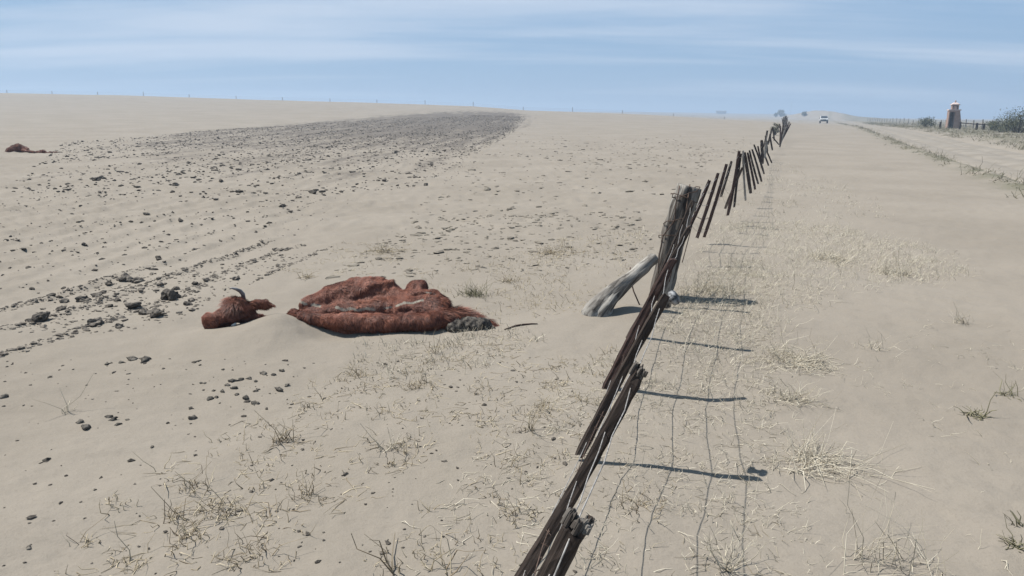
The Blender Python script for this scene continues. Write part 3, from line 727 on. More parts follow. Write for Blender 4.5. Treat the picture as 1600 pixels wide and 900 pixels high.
def build_far_cow():
    gp = ground(30, 238); Y0 = float(gp[1]); s = Y0 / 28.0
    root = empty('cow', tuple(gp)); inv = Matrix.Translation(root.location).inverted()
    tag(root, 'small distant brown cow carcass sunk in sand at the left edge of the field', 'cow')
    C = lambda px, py, dy=0.0: at(px, py, Y0 + dy)
    lo = np.array([C(2, 236)[0], Y0 - .6, gp[2] - .15]); hi = np.array([C(95, 236)[0], Y0 + .6, gp[2] + .6]); h = 0.026
    g = [np.arange(lo[k], hi[k], h) for k in range(3)]; G = np.stack(np.meshgrid(*g, indexing='ij'), -1)
    ch = lambda pts, rad: sdf_chain(G, [C(*p) for p in pts], rad)
    D = ch([(14, 235, 0), (22, 233, 0), (31, 232, 0)], [.10, .15, .13])
    D = smin(D, ch([(28, 229, 0), (36, 231, 0), (44, 232.5, -.1)], [.10, .08, .04]), .06)
    D = smin(D, ch([(36, 235, -.1), (44, 236, -.15), (52, 237.5, -.2)], [.07, .045, .035]), .04)
    D = smin(D, ch([(50, 240, -.1), (60, 237.5, -.1), (68, 237.5, -.1), (73, 239.5, -.1)], [.05, .06, .075, .05]), .05)
    D = smin(D, ch([(6, 239, 0), (14, 238, 0)], [.04, .08]), .04)
    D = smin(D, ch([(68, 240, -.1), (80, 238, 0), (88, 238, 0)], [.03, .035, .03]), .03)
    D = D + .03 * vnoise3(G[..., 0] * 7, G[..., 1] * 7, G[..., 2] * 8, 91)
    V, Q = surface_nets(D, lo, h); me = mesh_np('body', V, Q); attr(me, 'sand', np.zeros(len(V))); attr(me, 'dark', np.zeros(len(V)))
    obj('body', me, M['hide'], root).matrix_parent_inverse = inv
    o = fur('hair', V, Q, normals_of(V, Q), 5000, .05, M['hair'], root, lambda P: np.tile([.5, -.1, -.6], (len(P), 1)), None, 9, width=.008); o.matrix_parent_inverse = inv
build_far_cow()

# ------------------------------------------------------------------ clods and dung
def ico(sub):
    import bmesh
    bm = bmesh.new(); bmesh.ops.create_icosphere(bm, subdivisions=sub, radius=1.0)
    V = np.array([v.co[:] for v in bm.verts]); Fc = np.array([[v.index for v in f.verts] for f in bm.faces]); bm.free(); return V, Fc
ICO = {k: ico(k) for k in (1, 2, 3)}
def lump(seed, sub=2, rough=.5, sq=(1, 1, .6)):
    V, Fc = ICO[sub]; s = seed * 3.7
    n = 1 + rough * vnoise3(V[:, 0] * 1.6 + s, V[:, 1] * 1.6, V[:, 2] * 1.6 + 5, seed) * 1.6 + .5 * rough * vnoise3(V[:, 0] * 4 + s, V[:, 1] * 4, V[:, 2] * 4 + 5, seed + 3)
    return V * n[:, None] * np.array(sq), Fc
CLODS = [(65, 499, 19), (46, 502, 8), (53, 472, 10), (50, 452, 6), (81, 462, 8), (152, 463, 12), (162, 458, 8), (171, 444, 10), (196, 438, 17), (214, 441, 15), (251, 446, 10), (266, 467, 22), (275, 452, 9), (208, 482, 19), (246, 493, 20), (228, 490, 15), (150, 506, 18), (187, 511, 11), (294, 476, 11), (299, 470, 10), (132, 383, 8), (228, 335, 7), (282, 345, 7), (303, 391, 7), (247, 403, 7), (369, 436, 9), (322, 438, 9), (305, 444, 10), (130, 470, 15), (101, 472, 11), (97, 484, 11), (183, 470, 9), (220, 455, 9), (170, 480, 10), (432, 391, 10), (600, 283, 8), (665, 290, 9), (466, 309, 9), (442, 323, 9), (454, 331, 6), (151, 282, 10), (160, 279, 8), (274, 290, 9), (345, 283, 7), (1100, 205, 0)]
WHERE = {65: 'wide dark soil clod by itself left of the clod heap', 266: 'tall dark soil clod standing up in the heap behind the horn', 246: 'dark soil clod at the front of the heap nearest the cow muzzle', 208: 'flat dark soil clod in the middle of the clod heap', 196: 'broad soil clod at the back of the clod heap', 150: 'crumbling soil clod at the front left of the clod heap', 600: 'black round clod alone beside the far plough rows'}
for i, (px, py, s) in enumerate(CLODS):
    if not s: continue
    p = ground(px, py); k = s * np.linalg.norm(p - CAM) / F_PX * 0.55
    V, Fc = lump(200 + i, 3 if s > 12 else 2, .75, (1, .8, .62 if px != 266 else 1.0)); a = RNG.uniform(0, 6.28)
    ca, sa = math.cos(a), math.sin(a); V = V @ np.array([[ca, sa, 0], [-sa, ca, 0], [0, 0, 1]])
    o = obj('soil_clod', mesh_np('soil_clod', V * k, None, Fc, False), M['clod'], None, (p[0], p[1], p[2] + k * .18))
    if px in WHERE: tag(o, WHERE[px], 'clod', 'larger soil clods turned up by the plough')
    elif py < 425: tag(o, 'dark soil clod lying apart on the far ploughed sand', 'clod', 'larger soil clods turned up by the plough')
    else: tag(o, 'smaller dark soil clod in the heap behind the cow head', 'clod', 'larger soil clods turned up by the plough')
DUNG = [(126, 660, 10), (135, 669, 13), (170, 652, 9), (177, 656, 9), (184, 664, 8), (199, 656, 5), (299, 638, 9), (299, 654, 11), (314, 599, 5), (320, 599, 5), (328, 624, 9), (338, 621, 7), (334, 611, 6), (348, 612, 7), (355, 602, 9), (364, 596, 11), (376, 594, 9), (390, 592, 8), (412, 584, 9), (366, 607, 9), (370, 617, 7), (386, 623, 12), (399, 630, 11), (400, 612, 7), (440, 580, 9), (427, 586, 8), (413, 585, 6), (437, 610, 12), (449, 602, 9), (403, 609, 6), (208, 562, 13), (227, 564, 16), (190, 567, 8), (168, 569, 7), (5, 621, 11), (44, 856, 8)]
for i, (px, py, s) in enumerate(DUNG):
    p = ground(px, py); k = s * np.linalg.norm(p - CAM) / F_PX * 0.5
    V, Fc = lump(400 + i, 2, .95, (1, .78, .6)); a = RNG.uniform(0, 6.28); ca, sa = math.cos(a), math.sin(a); V = V @ np.array([[ca, sa, 0], [-sa, ca, 0], [0, 0, 1]])
    o = obj('dung_lump', mesh_np('dung_lump', V * k, None, Fc), M['dung'], None, (p[0], p[1], p[2] + k * RNG.uniform(-.02, .22)))
    if px < 20: l = 'dark dung lump cut by the left edge of the picture'
    elif py > 800: l = 'single dark dung lump on bare sand near the lower left corner'
    elif py < 575 and px < 240: l = 'dark dung lump in the row on smooth sand below the clods'
    elif px < 210: l = 'dark dung lump in the small group left of the main scatter'
    elif px < 305: l = 'dark dung lump of the pair between the two dung groups'
    else: l = 'dark dung lump in the main scatter below the cow'
    tag(o, l, 'dung', 'dung lumps on the sand below the cow')

ORD = 'first second third fourth fifth sixth seventh eighth ninth tenth eleventh twelfth thirteenth fourteenth fifteenth sixteenth seventeenth eighteenth nineteenth twentieth twenty-first twenty-second twenty-third twenty-fourth twenty-fifth'.split()
def number_labels():
    by = {}
    for o in COL.objects:
        if o.get('category') in ('clod', 'dung'): by.setdefault(o['label'], []).append(o)
    for lab, os_ in by.items():
        if len(os_) < 2: continue
        os_.sort(key=lambda o: float(proj(np.array(o.location))[0]))
        for k, o in enumerate(os_): o['label'] = f'{lab}, {ORD[k]} from the left'
number_labels()
def scatter(poly, n, seed):
    """random points on the ground inside an area outlined by its corners in the photo"""
    P = np.array([ground(*q)[:2] for q in poly]); rg = np.random.default_rng(seed)
    lo, hi = P.min(0), P.max(0); out = []
    while sum(map(len, out)) < n:
        q = lo + (hi - lo) * rg.random((n * 4, 2)); out.append(q[in_poly(q[:, 0], q[:, 1], P)])
    q = np.vstack(out)[:n]; return q
def clod_field(name, label, pts, size, mat, seed, sub=1, sq=(1.1, .8, .5), sink=.1):
    rg = np.random.default_rng(seed); V, Fc = ICO[sub]; n = len(pts); nv = len(V)
    s = size * np.exp(rg.normal(0, .5, n)); s = np.clip(s, size * .3, size * 3.2)
    W = V[None] * (1 + .38 * rg.normal(size=(n, nv, 1)).clip(-1.6, 1.6)) * np.array(sq) * s[:, None, None]
    a = rg.uniform(0, 6.28, n); ca, sa = np.cos(a)[:, None], np.sin(a)[:, None]
    X = W[..., 0] * ca - W[..., 1] * sa + pts[:, :1]; Y = W[..., 0] * sa + W[..., 1] * ca + pts[:, 1:2]
    Z = W[..., 2] + (H(pts[:, 0], pts[:, 1]) + s * sink)[:, None]
    Fa = (Fc[None] + (np.arange(n) * nv)[:, None, None]).reshape(-1, 3)
    o = obj(name, mesh_np(name, np.stack([X, Y, Z], -1).reshape(-1, 3), None, Fa, False), mat); tag(o, label, None, None, 'stuff'); return o
heap = [(30, 520), (60, 480), (150, 450), (230, 425), (330, 425), (420, 400), (480, 395), (400, 440), (330, 470), (290, 500), (190, 520)]
a = scatter(heap, 900, 1)
b = scatter([(0, 560), (0, 480), (190, 425), (430, 375), (520, 385), (420, 430), (300, 480), (150, 525)], 5200, 2)
ph = row_phase(b[:, 0], b[:, 1]) % 1.0; b = b[(ph > .80) | (ph < .06)]
clod_field('crumbled_soil', 'small dark crumbs of soil along the near plough rows', np.vstack([a[:600], b]), .0095, M['clod'], 3)
c = scatter([(0, 470), (0, 290), (300, 300), (600, 290), (760, 240), (640, 330), (480, 400), (250, 430)], 4200, 4)
ph = row_phase(c[:, 0], c[:, 1]) % 1.0; k = (ph > .76) | (ph < .06) | (RNG.random(len(c)) < .14)
cn = vnoise(c[:, 0] * .5, c[:, 1] * .3, 77) + .5; k &= RNG.random(len(c)) < np.clip(cn * 2.4 - .55, 0, 1)
clod_field('ploughed_clods', 'scattered dark clods of the ploughed field', c[k], .0115, M['clod'], 5)
d = scatter([(0, 300), (100, 222), (300, 205), (560, 188), (740, 180), (826, 182), (800, 208), (722, 252), (650, 290), (520, 320), (250, 315)], 26000, 6)
sn = vnoise(row_u(d[:, 0], d[:, 1]) * 1.1, d[:, 1] * .09, 79) + .5; d = d[(np.hypot(d[:, 0], d[:, 1]) < 130) & (RNG.random(len(d)) < sn * 1.6 - .1)]
clod_field('field_clods', 'dense dark clods of the bare ploughed strip', d, .025, M['clod'], 7)
e = scatter([(640, 330), (760, 238), (830, 201), (1175, 204), (1180, 225), (1110, 258), (1030, 330), (900, 400), (700, 400)], 4600, 8)
cn = vnoise(e[:, 0] * .35, e[:, 1] * .3, 78) + .5; e = e[(RNG.random(len(e)) > sstep(np.hypot(e[:, 0], e[:, 1]), 22, 62)) & (RNG.random(len(e)) < cn * 1.5)]
clod_field('trampled_clods', 'sand dusted clods of the trampled ground beside the fence', e, .026, M['clod_dusty'], 9, 1, (1.5, .9, .42), .05)
f = scatter([(500, 440), (640, 340), (1000, 330), (1030, 400), (900, 420), (720, 430)], 700, 10)
clod_field('trampled_crumbs', 'small dusty crumbs on the sand behind the cow', f, .016, M['clod_dusty'], 11, 1, (1.5, .9, .45), .05)
f = scatter([(0, 560), (900, 560), (900, 900), (0, 900)], 420, 12)
clod_field('sand_pebbles', 'tiny dark specks of soil and dung on the near sand', f, .0055, M['clod'], 13)

# ------------------------------------------------------------------ dry grass
def blades(n, base, dirs, length, width, bend, rg):
    """three-sided curved stems; returns verts and quads"""
    S = 3; t = np.linspace(0, 1, S + 1)
    up_ = np.array([0, 0, 1.0]); side = np.cross(dirs, up_); side /= np.linalg.norm(side, axis=1, keepdims=True) + 1e-9; oth = np.cross(side, dirs)
    bv = rg.normal(size=(n, 3)) * bend; bv[:, 2] -= bend * .6
    kink = rg.normal(size=(n, S + 1, 3)) * .085 * length[:, None, None]; kink[:, 0] = 0
    P = base[:, None] + dirs[:, None] * (t[None, :, None] * length[:, None, None]) + bv[:, None] * (t ** 2)[None, :, None] * length[:, None, None] + kink
    gz = H(P[..., 0], P[..., 1]) + width[:, None] * .5; P[:, 1:, 2] = np.maximum(P[:, 1:, 2], gz[:, 1:])
    Vs = []
    for k in range(3):
        q = 2 * math.pi * k / 3; o = (side * math.cos(q) + oth * math.sin(q))[:, None] * (width[:, None] * (1 - .65 * t[None]))[..., None] * .5; Vs.append(P + o)
    V = np.stack(Vs, 2).reshape(n, -1, 3); nv = 3 * (S + 1); F = []
    for s in range(S):
        for k in range(3): F.append((s * 3 + k, s * 3 + (k + 1) % 3, (s + 1) * 3 + (k + 1) % 3, (s + 1) * 3 + k))
    F = (np.array(F)[None] + (np.arange(n) * nv)[:, None, None]).reshape(-1, 4)
    return V.reshape(-1, 3), F, nv
def stems(name, pts, L, W, tilt, mat, seed, bend=.35, lean=(0, 0), tone=(0.62, .25), parent=None, zoff=None):
    rg = np.random.default_rng(seed); n = len(pts); z = H(pts[:, 0], pts[:, 1]) - .004
    base = np.column_stack([pts, z]); a = rg.uniform(0, 6.28, n)
    tl = np.clip(rg.normal(tilt[0], tilt[1], n), 0.02, 1.53)
    d = np.column_stack([np.cos(a) * np.sin(tl) + lean[0], np.sin(a) * np.sin(tl) + lean[1], np.cos(tl)]); d /= np.linalg.norm(d, axis=1, keepdims=True)
    ln = L * np.clip(np.exp(rg.normal(0, .38, n)), .4, 1.7); V, F, nv = blades(n, base, d, ln, W * rg.uniform(.6, 1.3, n), bend, rg)
    me = mesh_np(name, V, F); attr(me, 'tone', np.repeat(np.clip(rg.normal(tone[0], tone[1], n), 0, 1), nv))
    return obj(name, me, mat, parent)
def clumped(poly, nc, per, spread, seed):
    c = scatter(poly, nc, seed); rg = np.random.default_rng(seed + 500); k = rg.poisson(per, nc) + 1
    p = np.repeat(c, k, 0); return p + rg.normal(size=p.shape) * spread
S_ = lambda name, label, *a, **k: tag(stems(name, *a, **k), label, None, None, 'stuff')
R_left = [(90, 900), (150, 800), (330, 700), (420, 640), (560, 560), (700, 540), (820, 520), (900, 560), (860, 660), (700, 700), (560, 760), (470, 900)]
S_('grass_stubble', 'short broken brown grass stubs on the sand at lower left', clumped(R_left, 156, 4, .028, 21), 0.0390, 0.0052, (.55, .35), M['stub'], 22)
S_('fallen_straw', 'loose dry stems lying on the sand at lower left', clumped(R_left, 124, 4, .05, 23), 0.0585, 0.0043, (1.45, .12), M['stub'], 24, tone=(.65, .25))
R_low = [(180, 900), (300, 760), (440, 800), (450, 900)]
S_('matted_straw', 'matted dry stems at the lower left', clumped(R_low, 17, 7, .05, 25), 0.0663, 0.0046, (1.25, .3), M['stub'], 26, tone=(.6, .25))
R_mid = [(580, 900), (760, 690), (860, 600), (960, 540), (960, 640), (880, 780), (800, 900)]
S_('mid_stubble', 'short dry stubs left of the near fence droppers', clumped(R_mid, 114, 4, .03, 27), 0.0390, 0.0048, (.5, .35), M['stub'], 28)
S_('mid_straw', 'pale fallen stems left of the near fence droppers', clumped(R_mid, 93, 4, .05, 29), 0.0546, 0.0039, (1.4, .15), M['straw'], 30)
R_under = [(900, 900), (960, 700), (1010, 560), (1060, 440), (1180, 400), (1210, 520), (1220, 700), (1260, 900)]
S_('fence_grass', 'pale dry grass in the shadow of the fence wires', clumped(R_under, 436, 5, .05, 31), 0.0429, 0.0036, (.75, .4), M['straw'], 32, tone=(.7, .25))
S_('fence_straw', 'pale fallen stems under the fence wires', clumped(R_under, 275, 5, .05, 33), 0.0546, 0.0036, (1.4, .15), M['straw'], 34, tone=(.55, .3))
R_right = [(1080, 400), (1130, 350), (1260, 345), (1480, 395), (1510, 430), (1380, 450), (1240, 480), (1180, 600), (1120, 640), (1050, 520)]
S_('dune_grass', 'fine pale dry grass on the drift right of the fence', clumped(R_right, 610, 7, .09, 35), 0.0780, 0.0043, (.55, .35), M['straw'], 36, tone=(.8, .2), lean=(.25, 0))
R_back = [(800, 480), (820, 400), (900, 370), (1010, 360), (1010, 430), (920, 470), (860, 500)]
S_('back_grass', 'sparse yellowish grass behind the fallen brace log', clumped(R_back, 135, 6, .08, 37), 0.0468, 0.0052, (.7, .4), M['stub'], 38, tone=(.75, .25))
R_b2 = [(640, 470), (700, 400), (820, 400), (880, 440), (800, 500), (740, 500)]
S_('back_stubble', 'short dry stubs behind the cow rump', clumped(R_b2, 93, 5, .06, 39), 0.0390, 0.0048, (.7, .4), M['stub'], 40)
R_fr = [(700, 530), (790, 505), (850, 530), (760, 575), (620, 600), (560, 580), (560, 535)]
S_('front_grass', 'pale dry stubs on the sand against the belly of the cow', clumped(R_fr, 114, 4, .03, 41), 0.0390, 0.0046, (.45, .35), M['straw'], 42, tone=(.7, .25))
R_far = [(880, 400), (1090, 330), (1130, 260), (1180, 240), (1215, 250), (1400, 330), (1420, 345), (1100, 360)]
S_('far_fence_grass', 'thin pale grass along the far fence droppers', clumped(R_far, 270, 4, .10, 43), 0.0702, 0.0073, (.6, .4), M['straw'], 44, tone=(.75, .25))
R_rr = [(1180, 900), (1240, 640), (1450, 480), (1600, 520), (1600, 900)]
S_('right_straw', 'sparse pale stems on the open sand at right', clumped(R_rr, 62, 2, .05, 45), 0.0546, 0.0032, (1.1, .4), M['straw'], 46, tone=(.75, .2))
R_top = [(420, 430), (540, 380), (640, 380), (660, 430)]
S_('row_straw', 'dry yellow stems on the sand behind the cow hump', clumped(R_top, 62, 6, .05, 47), 0.0468, 0.0048, (1.2, .3), M['stub'], 48, tone=(.65, .25))

# individual tufts and shrubs: px, py, radius m, stems, length m, tilt, material, width, label, name, category, lean
TUFTS = [
    (440, 690, .05, 26, .12, .38, 'stub', .0042, 'upright dark brown grass tuft below the dung scatter', (.2, 0)),
    (606, 700, .05, 22, .11, .55, 'straw', .0038, 'bleached leaning grass tuft alone below the cow belly', (0, 0)),
    (103, 645, .025, 7, .13, .30, 'straw', .0032, 'tall thin pale tuft on bare sand at far left', (0, 0)),
    (300, 765, .06, 16, .10, .35, 'stub', .0035, 'short brown stubs tuft above the lower left matted straw', (0, 0)),
    (270, 812, .04, 16, .10, .6, 'stub', .0035, 'curled brown tuft at lower left', (0, 0)),
    (345, 800, .07, 26, .09, .5, 'stub', .0035, 'wide brown grass tuft in the lower left stubble', (0, 0)),
    (472, 778, .055, 26, .08, .6, 'stub', .0032, 'low brown tuft in the stubble right of the wide one', (0, 0)),
    (290, 838, .05, 34, .06, .6, 'stub', .0035, 'dense small olive brown tuft at lower left', (0, 0)),
    (132, 848, .03, 10, .08, .6, 'stub', .0035, 'small bent brown tuft at the far lower left', (0, 0)),
    (400, 862, .09, 40, .08, .9, 'stub', .0032, 'flattened brown tuft on the bottom left straw mat', (0, 0)),
    (620, 895, .02, 5, .16, .3, 'stub', .006, 'two dark woody stems at the bottom edge', (-.2, 0)),
    (690, 900, .07, 14, .15, .35, 'stub', .0045, 'dark upright stems at the bottom edge left of the fence', (.1, 0)),
    (790, 790, .06, 18, .08, .5, 'straw', .003, 'pale small tuft left of the nearest dropper', (0, 0)),
    (830, 672, .03, 14, .10, .35, 'stub', .0036, 'brown stub tuft left of the near droppers', (0, 0)),
    (740, 462, .12, 110, .11, .45, 'green', .0042, 'olive green grass tuft behind the cow rump', (0, 0)),
    (795, 440, .08, 50, .08, .6, 'stub', .004, 'yellowish grass tuft right of the olive tuft', (0, 0)),
    (478, 434, .05, 30, .10, 1.0, 'stub', .0045, 'small straw bundle lying behind the cow shoulder', (.5, 0)),
    (600, 393, .14, 70, .10, 1.1, 'stub', .005, 'yellow straw clump behind the cow hump', (0, 0)),
    (868, 396, .22, 110, .09, 1.0, 'stub', .005, 'rusty yellow grass patch left of the strainer post', (0, 0)),
    (645, 605, .06, 34, .06, .8, 'stub', .0035, 'low matted tuft on the sand below the belly', (0, 0)),
    (562, 588, .05, 18, .10, .4, 'stub', .0035, 'branched brown tuft below the cow flank', (0, 0)),
    (680, 552, .02, 10, .12, .25, 'stub', .0035, 'upright tuft in front of the cow rump', (0, 0)),
    (735, 525, .10, 40, .07, .4, 'straw', .003, 'pale stubs in front of the dark crust at the rump', (0, 0)),
    (1000, 790, .10, 46, .07, .6, 'stub', .003, 'brown tuft between the fence shadows at bottom', (0, 0)),
    (1020, 600, .07, 40, .07, .7, 'straw', .003, 'pale tuft at the head of the middle dropper shadow', (0, 0)),
    (1240, 568, .22, 260, .13, 1.05, 'straw', .0034, 'wide pale dry bush mat right of the fence', (.5, 0)),
    (1275, 728, .15, 140, .17, 1.15, 'straw', .0032, 'flat sprawling dry bush right of the insulator shadow', (.7, 0)),
    (1235, 625, .12, 110, .11, .8, 'straw', .003, 'small pale dry bush between the two bush mats', (.4, 0)),
    (1385, 880, .14, 60, .22, .45, 'straw', .0026, 'tall fine pale grass tuft at the lower right', (.1, .1)),
    (1290, 405, .20, 150, .16, .8, 'straw', .0042, 'bleached leaning tuft on the drift right of the fence', (.7, 0)),
    (1400, 430, .17, 120, .17, .7, 'straw', .004, 'sparse bleached tuft at the outer end of the drift', (.4, 0)),
    (1110, 457, .2, 170, .14, .4, 'straw', .0040, 'dry tuft over the dark shadow of the strainer post', (.2, 0)),
    (1525, 650, .045, 30, .065, .8, 'green', .006, 'small dark green weed on the open sand at right', (.3, 0)),
    (1575, 618, .05, 22, .07, 1.0, 'green', .005, 'flat green weed beside the right edge', (.4, 0)),
    (1590, 820, .02, 9, .08, .25, 'green', .005, 'upright green weed at the right edge', (0, 0)),
    (1587, 853, .03, 30, .05, .9, 'green', .0045, 'low green weed at the lower right edge', (0, 0)),
    (1500, 505, .06, 26, .11, .5, 'straw', .003, 'thin pale tuft alone on the open sand', (0, 0)),
    (1360, 545, .07, 20, .16, .35, 'straw', .0028, 'few tall pale stems right of the wide bush mat', (.2, 0)),
]
for i, (px, py, rad, n, L, tilt, mt, w, lab, lean) in enumerate(TUFTS):
    p = ground(px, py) if py < 899 else ground(px, 899); rg2 = np.random.default_rng(700 + i)
    pts = p[:2] + rg2.normal(size=(n, 2)) * np.array([rad * .6, rad * .5])
    w *= 1.35; L *= .85; rad *= .8
    mat = {'stub': M['stub'], 'straw': M['straw'], 'green': M['green_weed']}[mt]
    o = stems('grass_tuft' if mt != 'green' or i == 14 else 'green_weed', pts, L, w, (tilt, .3), mat, 800 + i, .4, lean, (.62 if mt == 'straw' else .45, .25))
    tag(o, lab, 'grass' if mt != 'green' or i == 14 else 'weed', 'tufts of grass and weed on the sand')
# branching dead bush at the bottom
def branch_bush(px, py, L, nb, seed, label, mat, wd=.005, spread=.6):
    p = ground(px, py); rg = random.Random(seed); mb = MB()
    def br(a, d, l, r, dep):
        pts = [a]; 
        for s in range(3):
            d = d + np.array([rg.gauss(0, .22), rg.gauss(0, .22), rg.gauss(0, .12)]); d = d / np.linalg.norm(d); pts.append(pts[-1] + d * l / 3)
        gz = [float(H(q[0], q[1])) for q in pts]
        pts = [np.array([q[0], q[1], max(q[2], z_ + r)]) for q, z_ in zip(pts, gz)]
        mb.tube(pts, [r, r * .85, r * .7, r * .5], 4)
        if dep:
            for s in range(2 + (rg.random() < .5)):
                k = rg.choice((1, 2, 3)); dd = d + np.array([rg.gauss(0, .6), rg.gauss(0, .6), rg.gauss(.1, .35)]); br(pts[k], dd / np.linalg.norm(dd), l * .62, r * .6, dep - 1)
    for k in range(nb):
        a = 2 * math.pi * k / nb + rg.uniform(-.3, .3); d = np.array([math.cos(a) * spread, math.sin(a) * spread, rg.uniform(.35, 1)]); br(p + np.array([0, 0, -.01]), d / np.linalg.norm(d), L * rg.uniform(.7, 1.1), wd / 2, 2)
    o = mb.build('dead_bush', mat, None, True); me = o.data; attr(me, 'tone', np.clip(RNG.normal(.6, .2, len(me.vertices)), 0, 1))
    tag(o, label, 'bush', 'dead branching bushes'); return o
branch_bush(1135, 892, .125, 9, 3, 'branching dead bush casting a dark shadow at the bottom right of the fence', M['straw'], .0052, .6)
branch_bush(1275, 712, .14, 8, 4, 'tangled low dead bush above the insulator shadow', M['straw'], .004, 1.2)
branch_bush(1245, 560, .16, 8, 6, 'tangled dead bush on the wide pale bush mat', M['straw'], .004, 1.2)
# twig beside the rump
mb = MB(); pl = [(788, 516), (796, 513.5), (806, 510), (818, 508), (830, 507), (840, 507)]
mb.tube([ground(*q) + np.array([0, 0, .006]) for q in pl], [.003, .006, .007, .006, .005, .003], 6)
tag(mb.build('twig', M['wood_red'], None, True), 'thin brown curved twig on the sand right of the cow rump', 'twig')

# ------------------------------------------------------------------ far fence on the ridge
rf = empty('wire_fence', (-40, 203, float(H(-40., 203.)))); INV = Matrix.Translation(rf.location).inverted()
tag(rf, 'thin far fence with small posts along the ridge at the left skyline', 'fence')
pm = [dropper_mesh(1.0, .16, .14, 50 + k, .2, 4) for k in range(2)]
for q in pm: q.materials.append(M['wood_fray'])
prev = []
xs = [-60, 12, 82, 153, 224, 295, 368, 440, 514, 587, 662, 737, 815, 892, 970, 1050, 1130]
tops = []
for k, px in enumerate(xs):
    Y = 206.0; X = (px - 800) / F_PX * Y * 0.973; z = float(H(X, Y)); hgt = 1.35 if px in (224, 662, 737, 892) else 1.05
    o = obj('post', pm[k % 2], None, rf); o.matrix_parent_inverse = INV; o.matrix_basis = Matrix.Translation((X, Y, z - .1)) @ Matrix.Diagonal((1, 1, hgt, 1)); tops.append(np.array([X, Y, z]))
for t in (.45, .8):
    mb = MB(); mb.tube([q + np.array([0, 0, t]) for q in tops], .012, 3); mb.build('wire', M['wire'], rf).matrix_parent_inverse = INV

# ------------------------------------------------------------------ fence and gate rails beyond the road
rf = empty('wire_fence', (62, 105, 0)); INV = Matrix.Translation(rf.location).inverted()
tag(rf, 'far post and wire fence beyond the road, running behind the brick tower', 'fence')
tops = []
Y = 60.0
while Y < 330:
    X = 21.5 + .4 * Y; z = float(H(X, Y)); o = obj('post', pm[int(Y) % 2], None, rf); o.matrix_parent_inverse = INV
    o.matrix_basis = Matrix.Translation((X, Y, z - .15)) @ Matrix.Rotation(rg.uniform(-.06, .06), 4, 'Y') @ Matrix.Diagonal((1.1, 1.1, rg.uniform(1.15, 1.5), 1)); tops.append(np.array([X, Y, z])); Y += 5.5 if Y < 140 else 9
for t in (.35, .65, 1.0):
    mb = MB(); mb.tube([q + np.array([0, 0, t]) for q in tops], .012, 3); mb.build('wire', M['wire_rust'], rf).matrix_parent_inverse = INV
gt = empty('rail_fence', (0, 0, 0)); tag(gt, 'short wooden rail fence between the brick tower and the dark shrubs', 'fence')
gp = []
for px, yb, yt in ((1468, 204, 191), (1499, 203, 190.5), (1525, 206, 192), (1536.5, 205, 194)):
    p = at(px, yb, 86.0); p[2] = float(H(p[0], p[1])) - .1; q = at(px, yt, 86.0); o = obj('post', dropper_mesh(max(q[2] - p[2], .9), .24, .22, int(px), .3, 5), M['wood_brown'], gt); o.location = p; gp.append(p)
for a, b, zt in ((1, 2, .75), (2, 3, .72)):
    mb = MB(); mb.tube([gp[a] + np.array([0, 0, zt + .1]), gp[b] + np.array([0, 0, zt + .06])], .055, 6); mb.build('rail', M['wood_brown'], gt)
mb = MB(); mb.tube([gp[3] + np.array([0, 0, .82]), gp[3] + np.array([.75, .1, .78])], .05, 6); mb.build('rail', M['wood_brown'], gt)

# ------------------------------------------------------------------ brick tower
def brick_mat():
    m, nt, b = material('brick'); v = coords(nt, 'Object'); br = nn(nt, 'ShaderNodeTexBrick')
    c = nn(nt, 'ShaderNodeMapping'); c.inputs['Rotation'].default_value = (math.radians(90), 0, 0); nt.links.new(v, c.inputs[0]); nt.links.new(c.outputs[0], br.inputs['Vector'])
    br.inputs['Color1'].default_value = (0.22, 0.118, 0.083, 1); br.inputs['Color2'].default_value = (0.29, 0.17, 0.125, 1); br.inputs['Mortar'].default_value = (0.34, 0.30, 0.26, 1)
    br.inputs['Scale'].default_value = 1.0; br.inputs['Brick Width'].default_value = .24; br.inputs['Row Height'].default_value = .075; br.inputs['Mortar Size'].default_value = .01
    nt.links.new(br.outputs[0], b.inputs['Base Color']); b.inputs['Roughness'].default_value = .9; return m
BR = brick_mat(); PINK = simple('pink_plaster', (0.46, 0.34, 0.295), (0.56, 0.45, 0.40), 3, .9)
TY = 96.0; tp = at(1487, 203, TY); tp[2] = float(H(tp[0], tp[1])); tw = empty('brick_tower', tuple(tp)); tw.rotation_euler = (0, 0, math.radians(-16))
tag(tw, 'small red brick tower with pink capped top and dark doorway beyond the road', 'tower')
mb = MB()   # shaft with a real doorway recess facing the road
mb.box((-.60, 0, 1.1), (.12, .95, 2.2)); mb.box((.27, 0, 1.1), (.54, .95, 2.2)); mb.box((-.27, .40, 1.1), (.54, .12, 2.2)); mb.box((-.27, -.02, 2.10), (.54, .90, .20))
mb.build('shaft', BR, tw)
mb = MB(); mb.box((-.27, .30, 1.0), (.50, .05, 2.0)); mb.build('recess_shade_panel', M['bark'], tw)  # added dark panel, stands in for the shade inside the doorway recess
mb = MB(); mb.add([(.543, -.40, 0), (1.0, -.40, 0), (1.0, .40, 0), (.543, .40, 0), (.543, -.30, 2.05), (.60, -.30, 2.05), (.60, .30, 2.05), (.543, .30, 2.05)], [(3, 2, 1, 0), (4, 5, 6, 7), (0, 1, 5, 4), (1, 2, 6, 5), (2, 3, 7, 6), (3, 0, 4, 7)]); mb.build('buttress', BR, tw)
mb = MB(); mb.box((-.05, 0, 2.27), (1.36, 1.12, .14)); mb.build('cornice', PINK, tw)
mb = MB(); mb.box((-.33, -.02, 2.60), (.10, .62, .52)); mb.box((.33, -.02, 2.60), (.10, .62, .52)); mb.box((0, .22, 2.6), (.56, .12, .52)); mb.build('lantern', BR, tw)
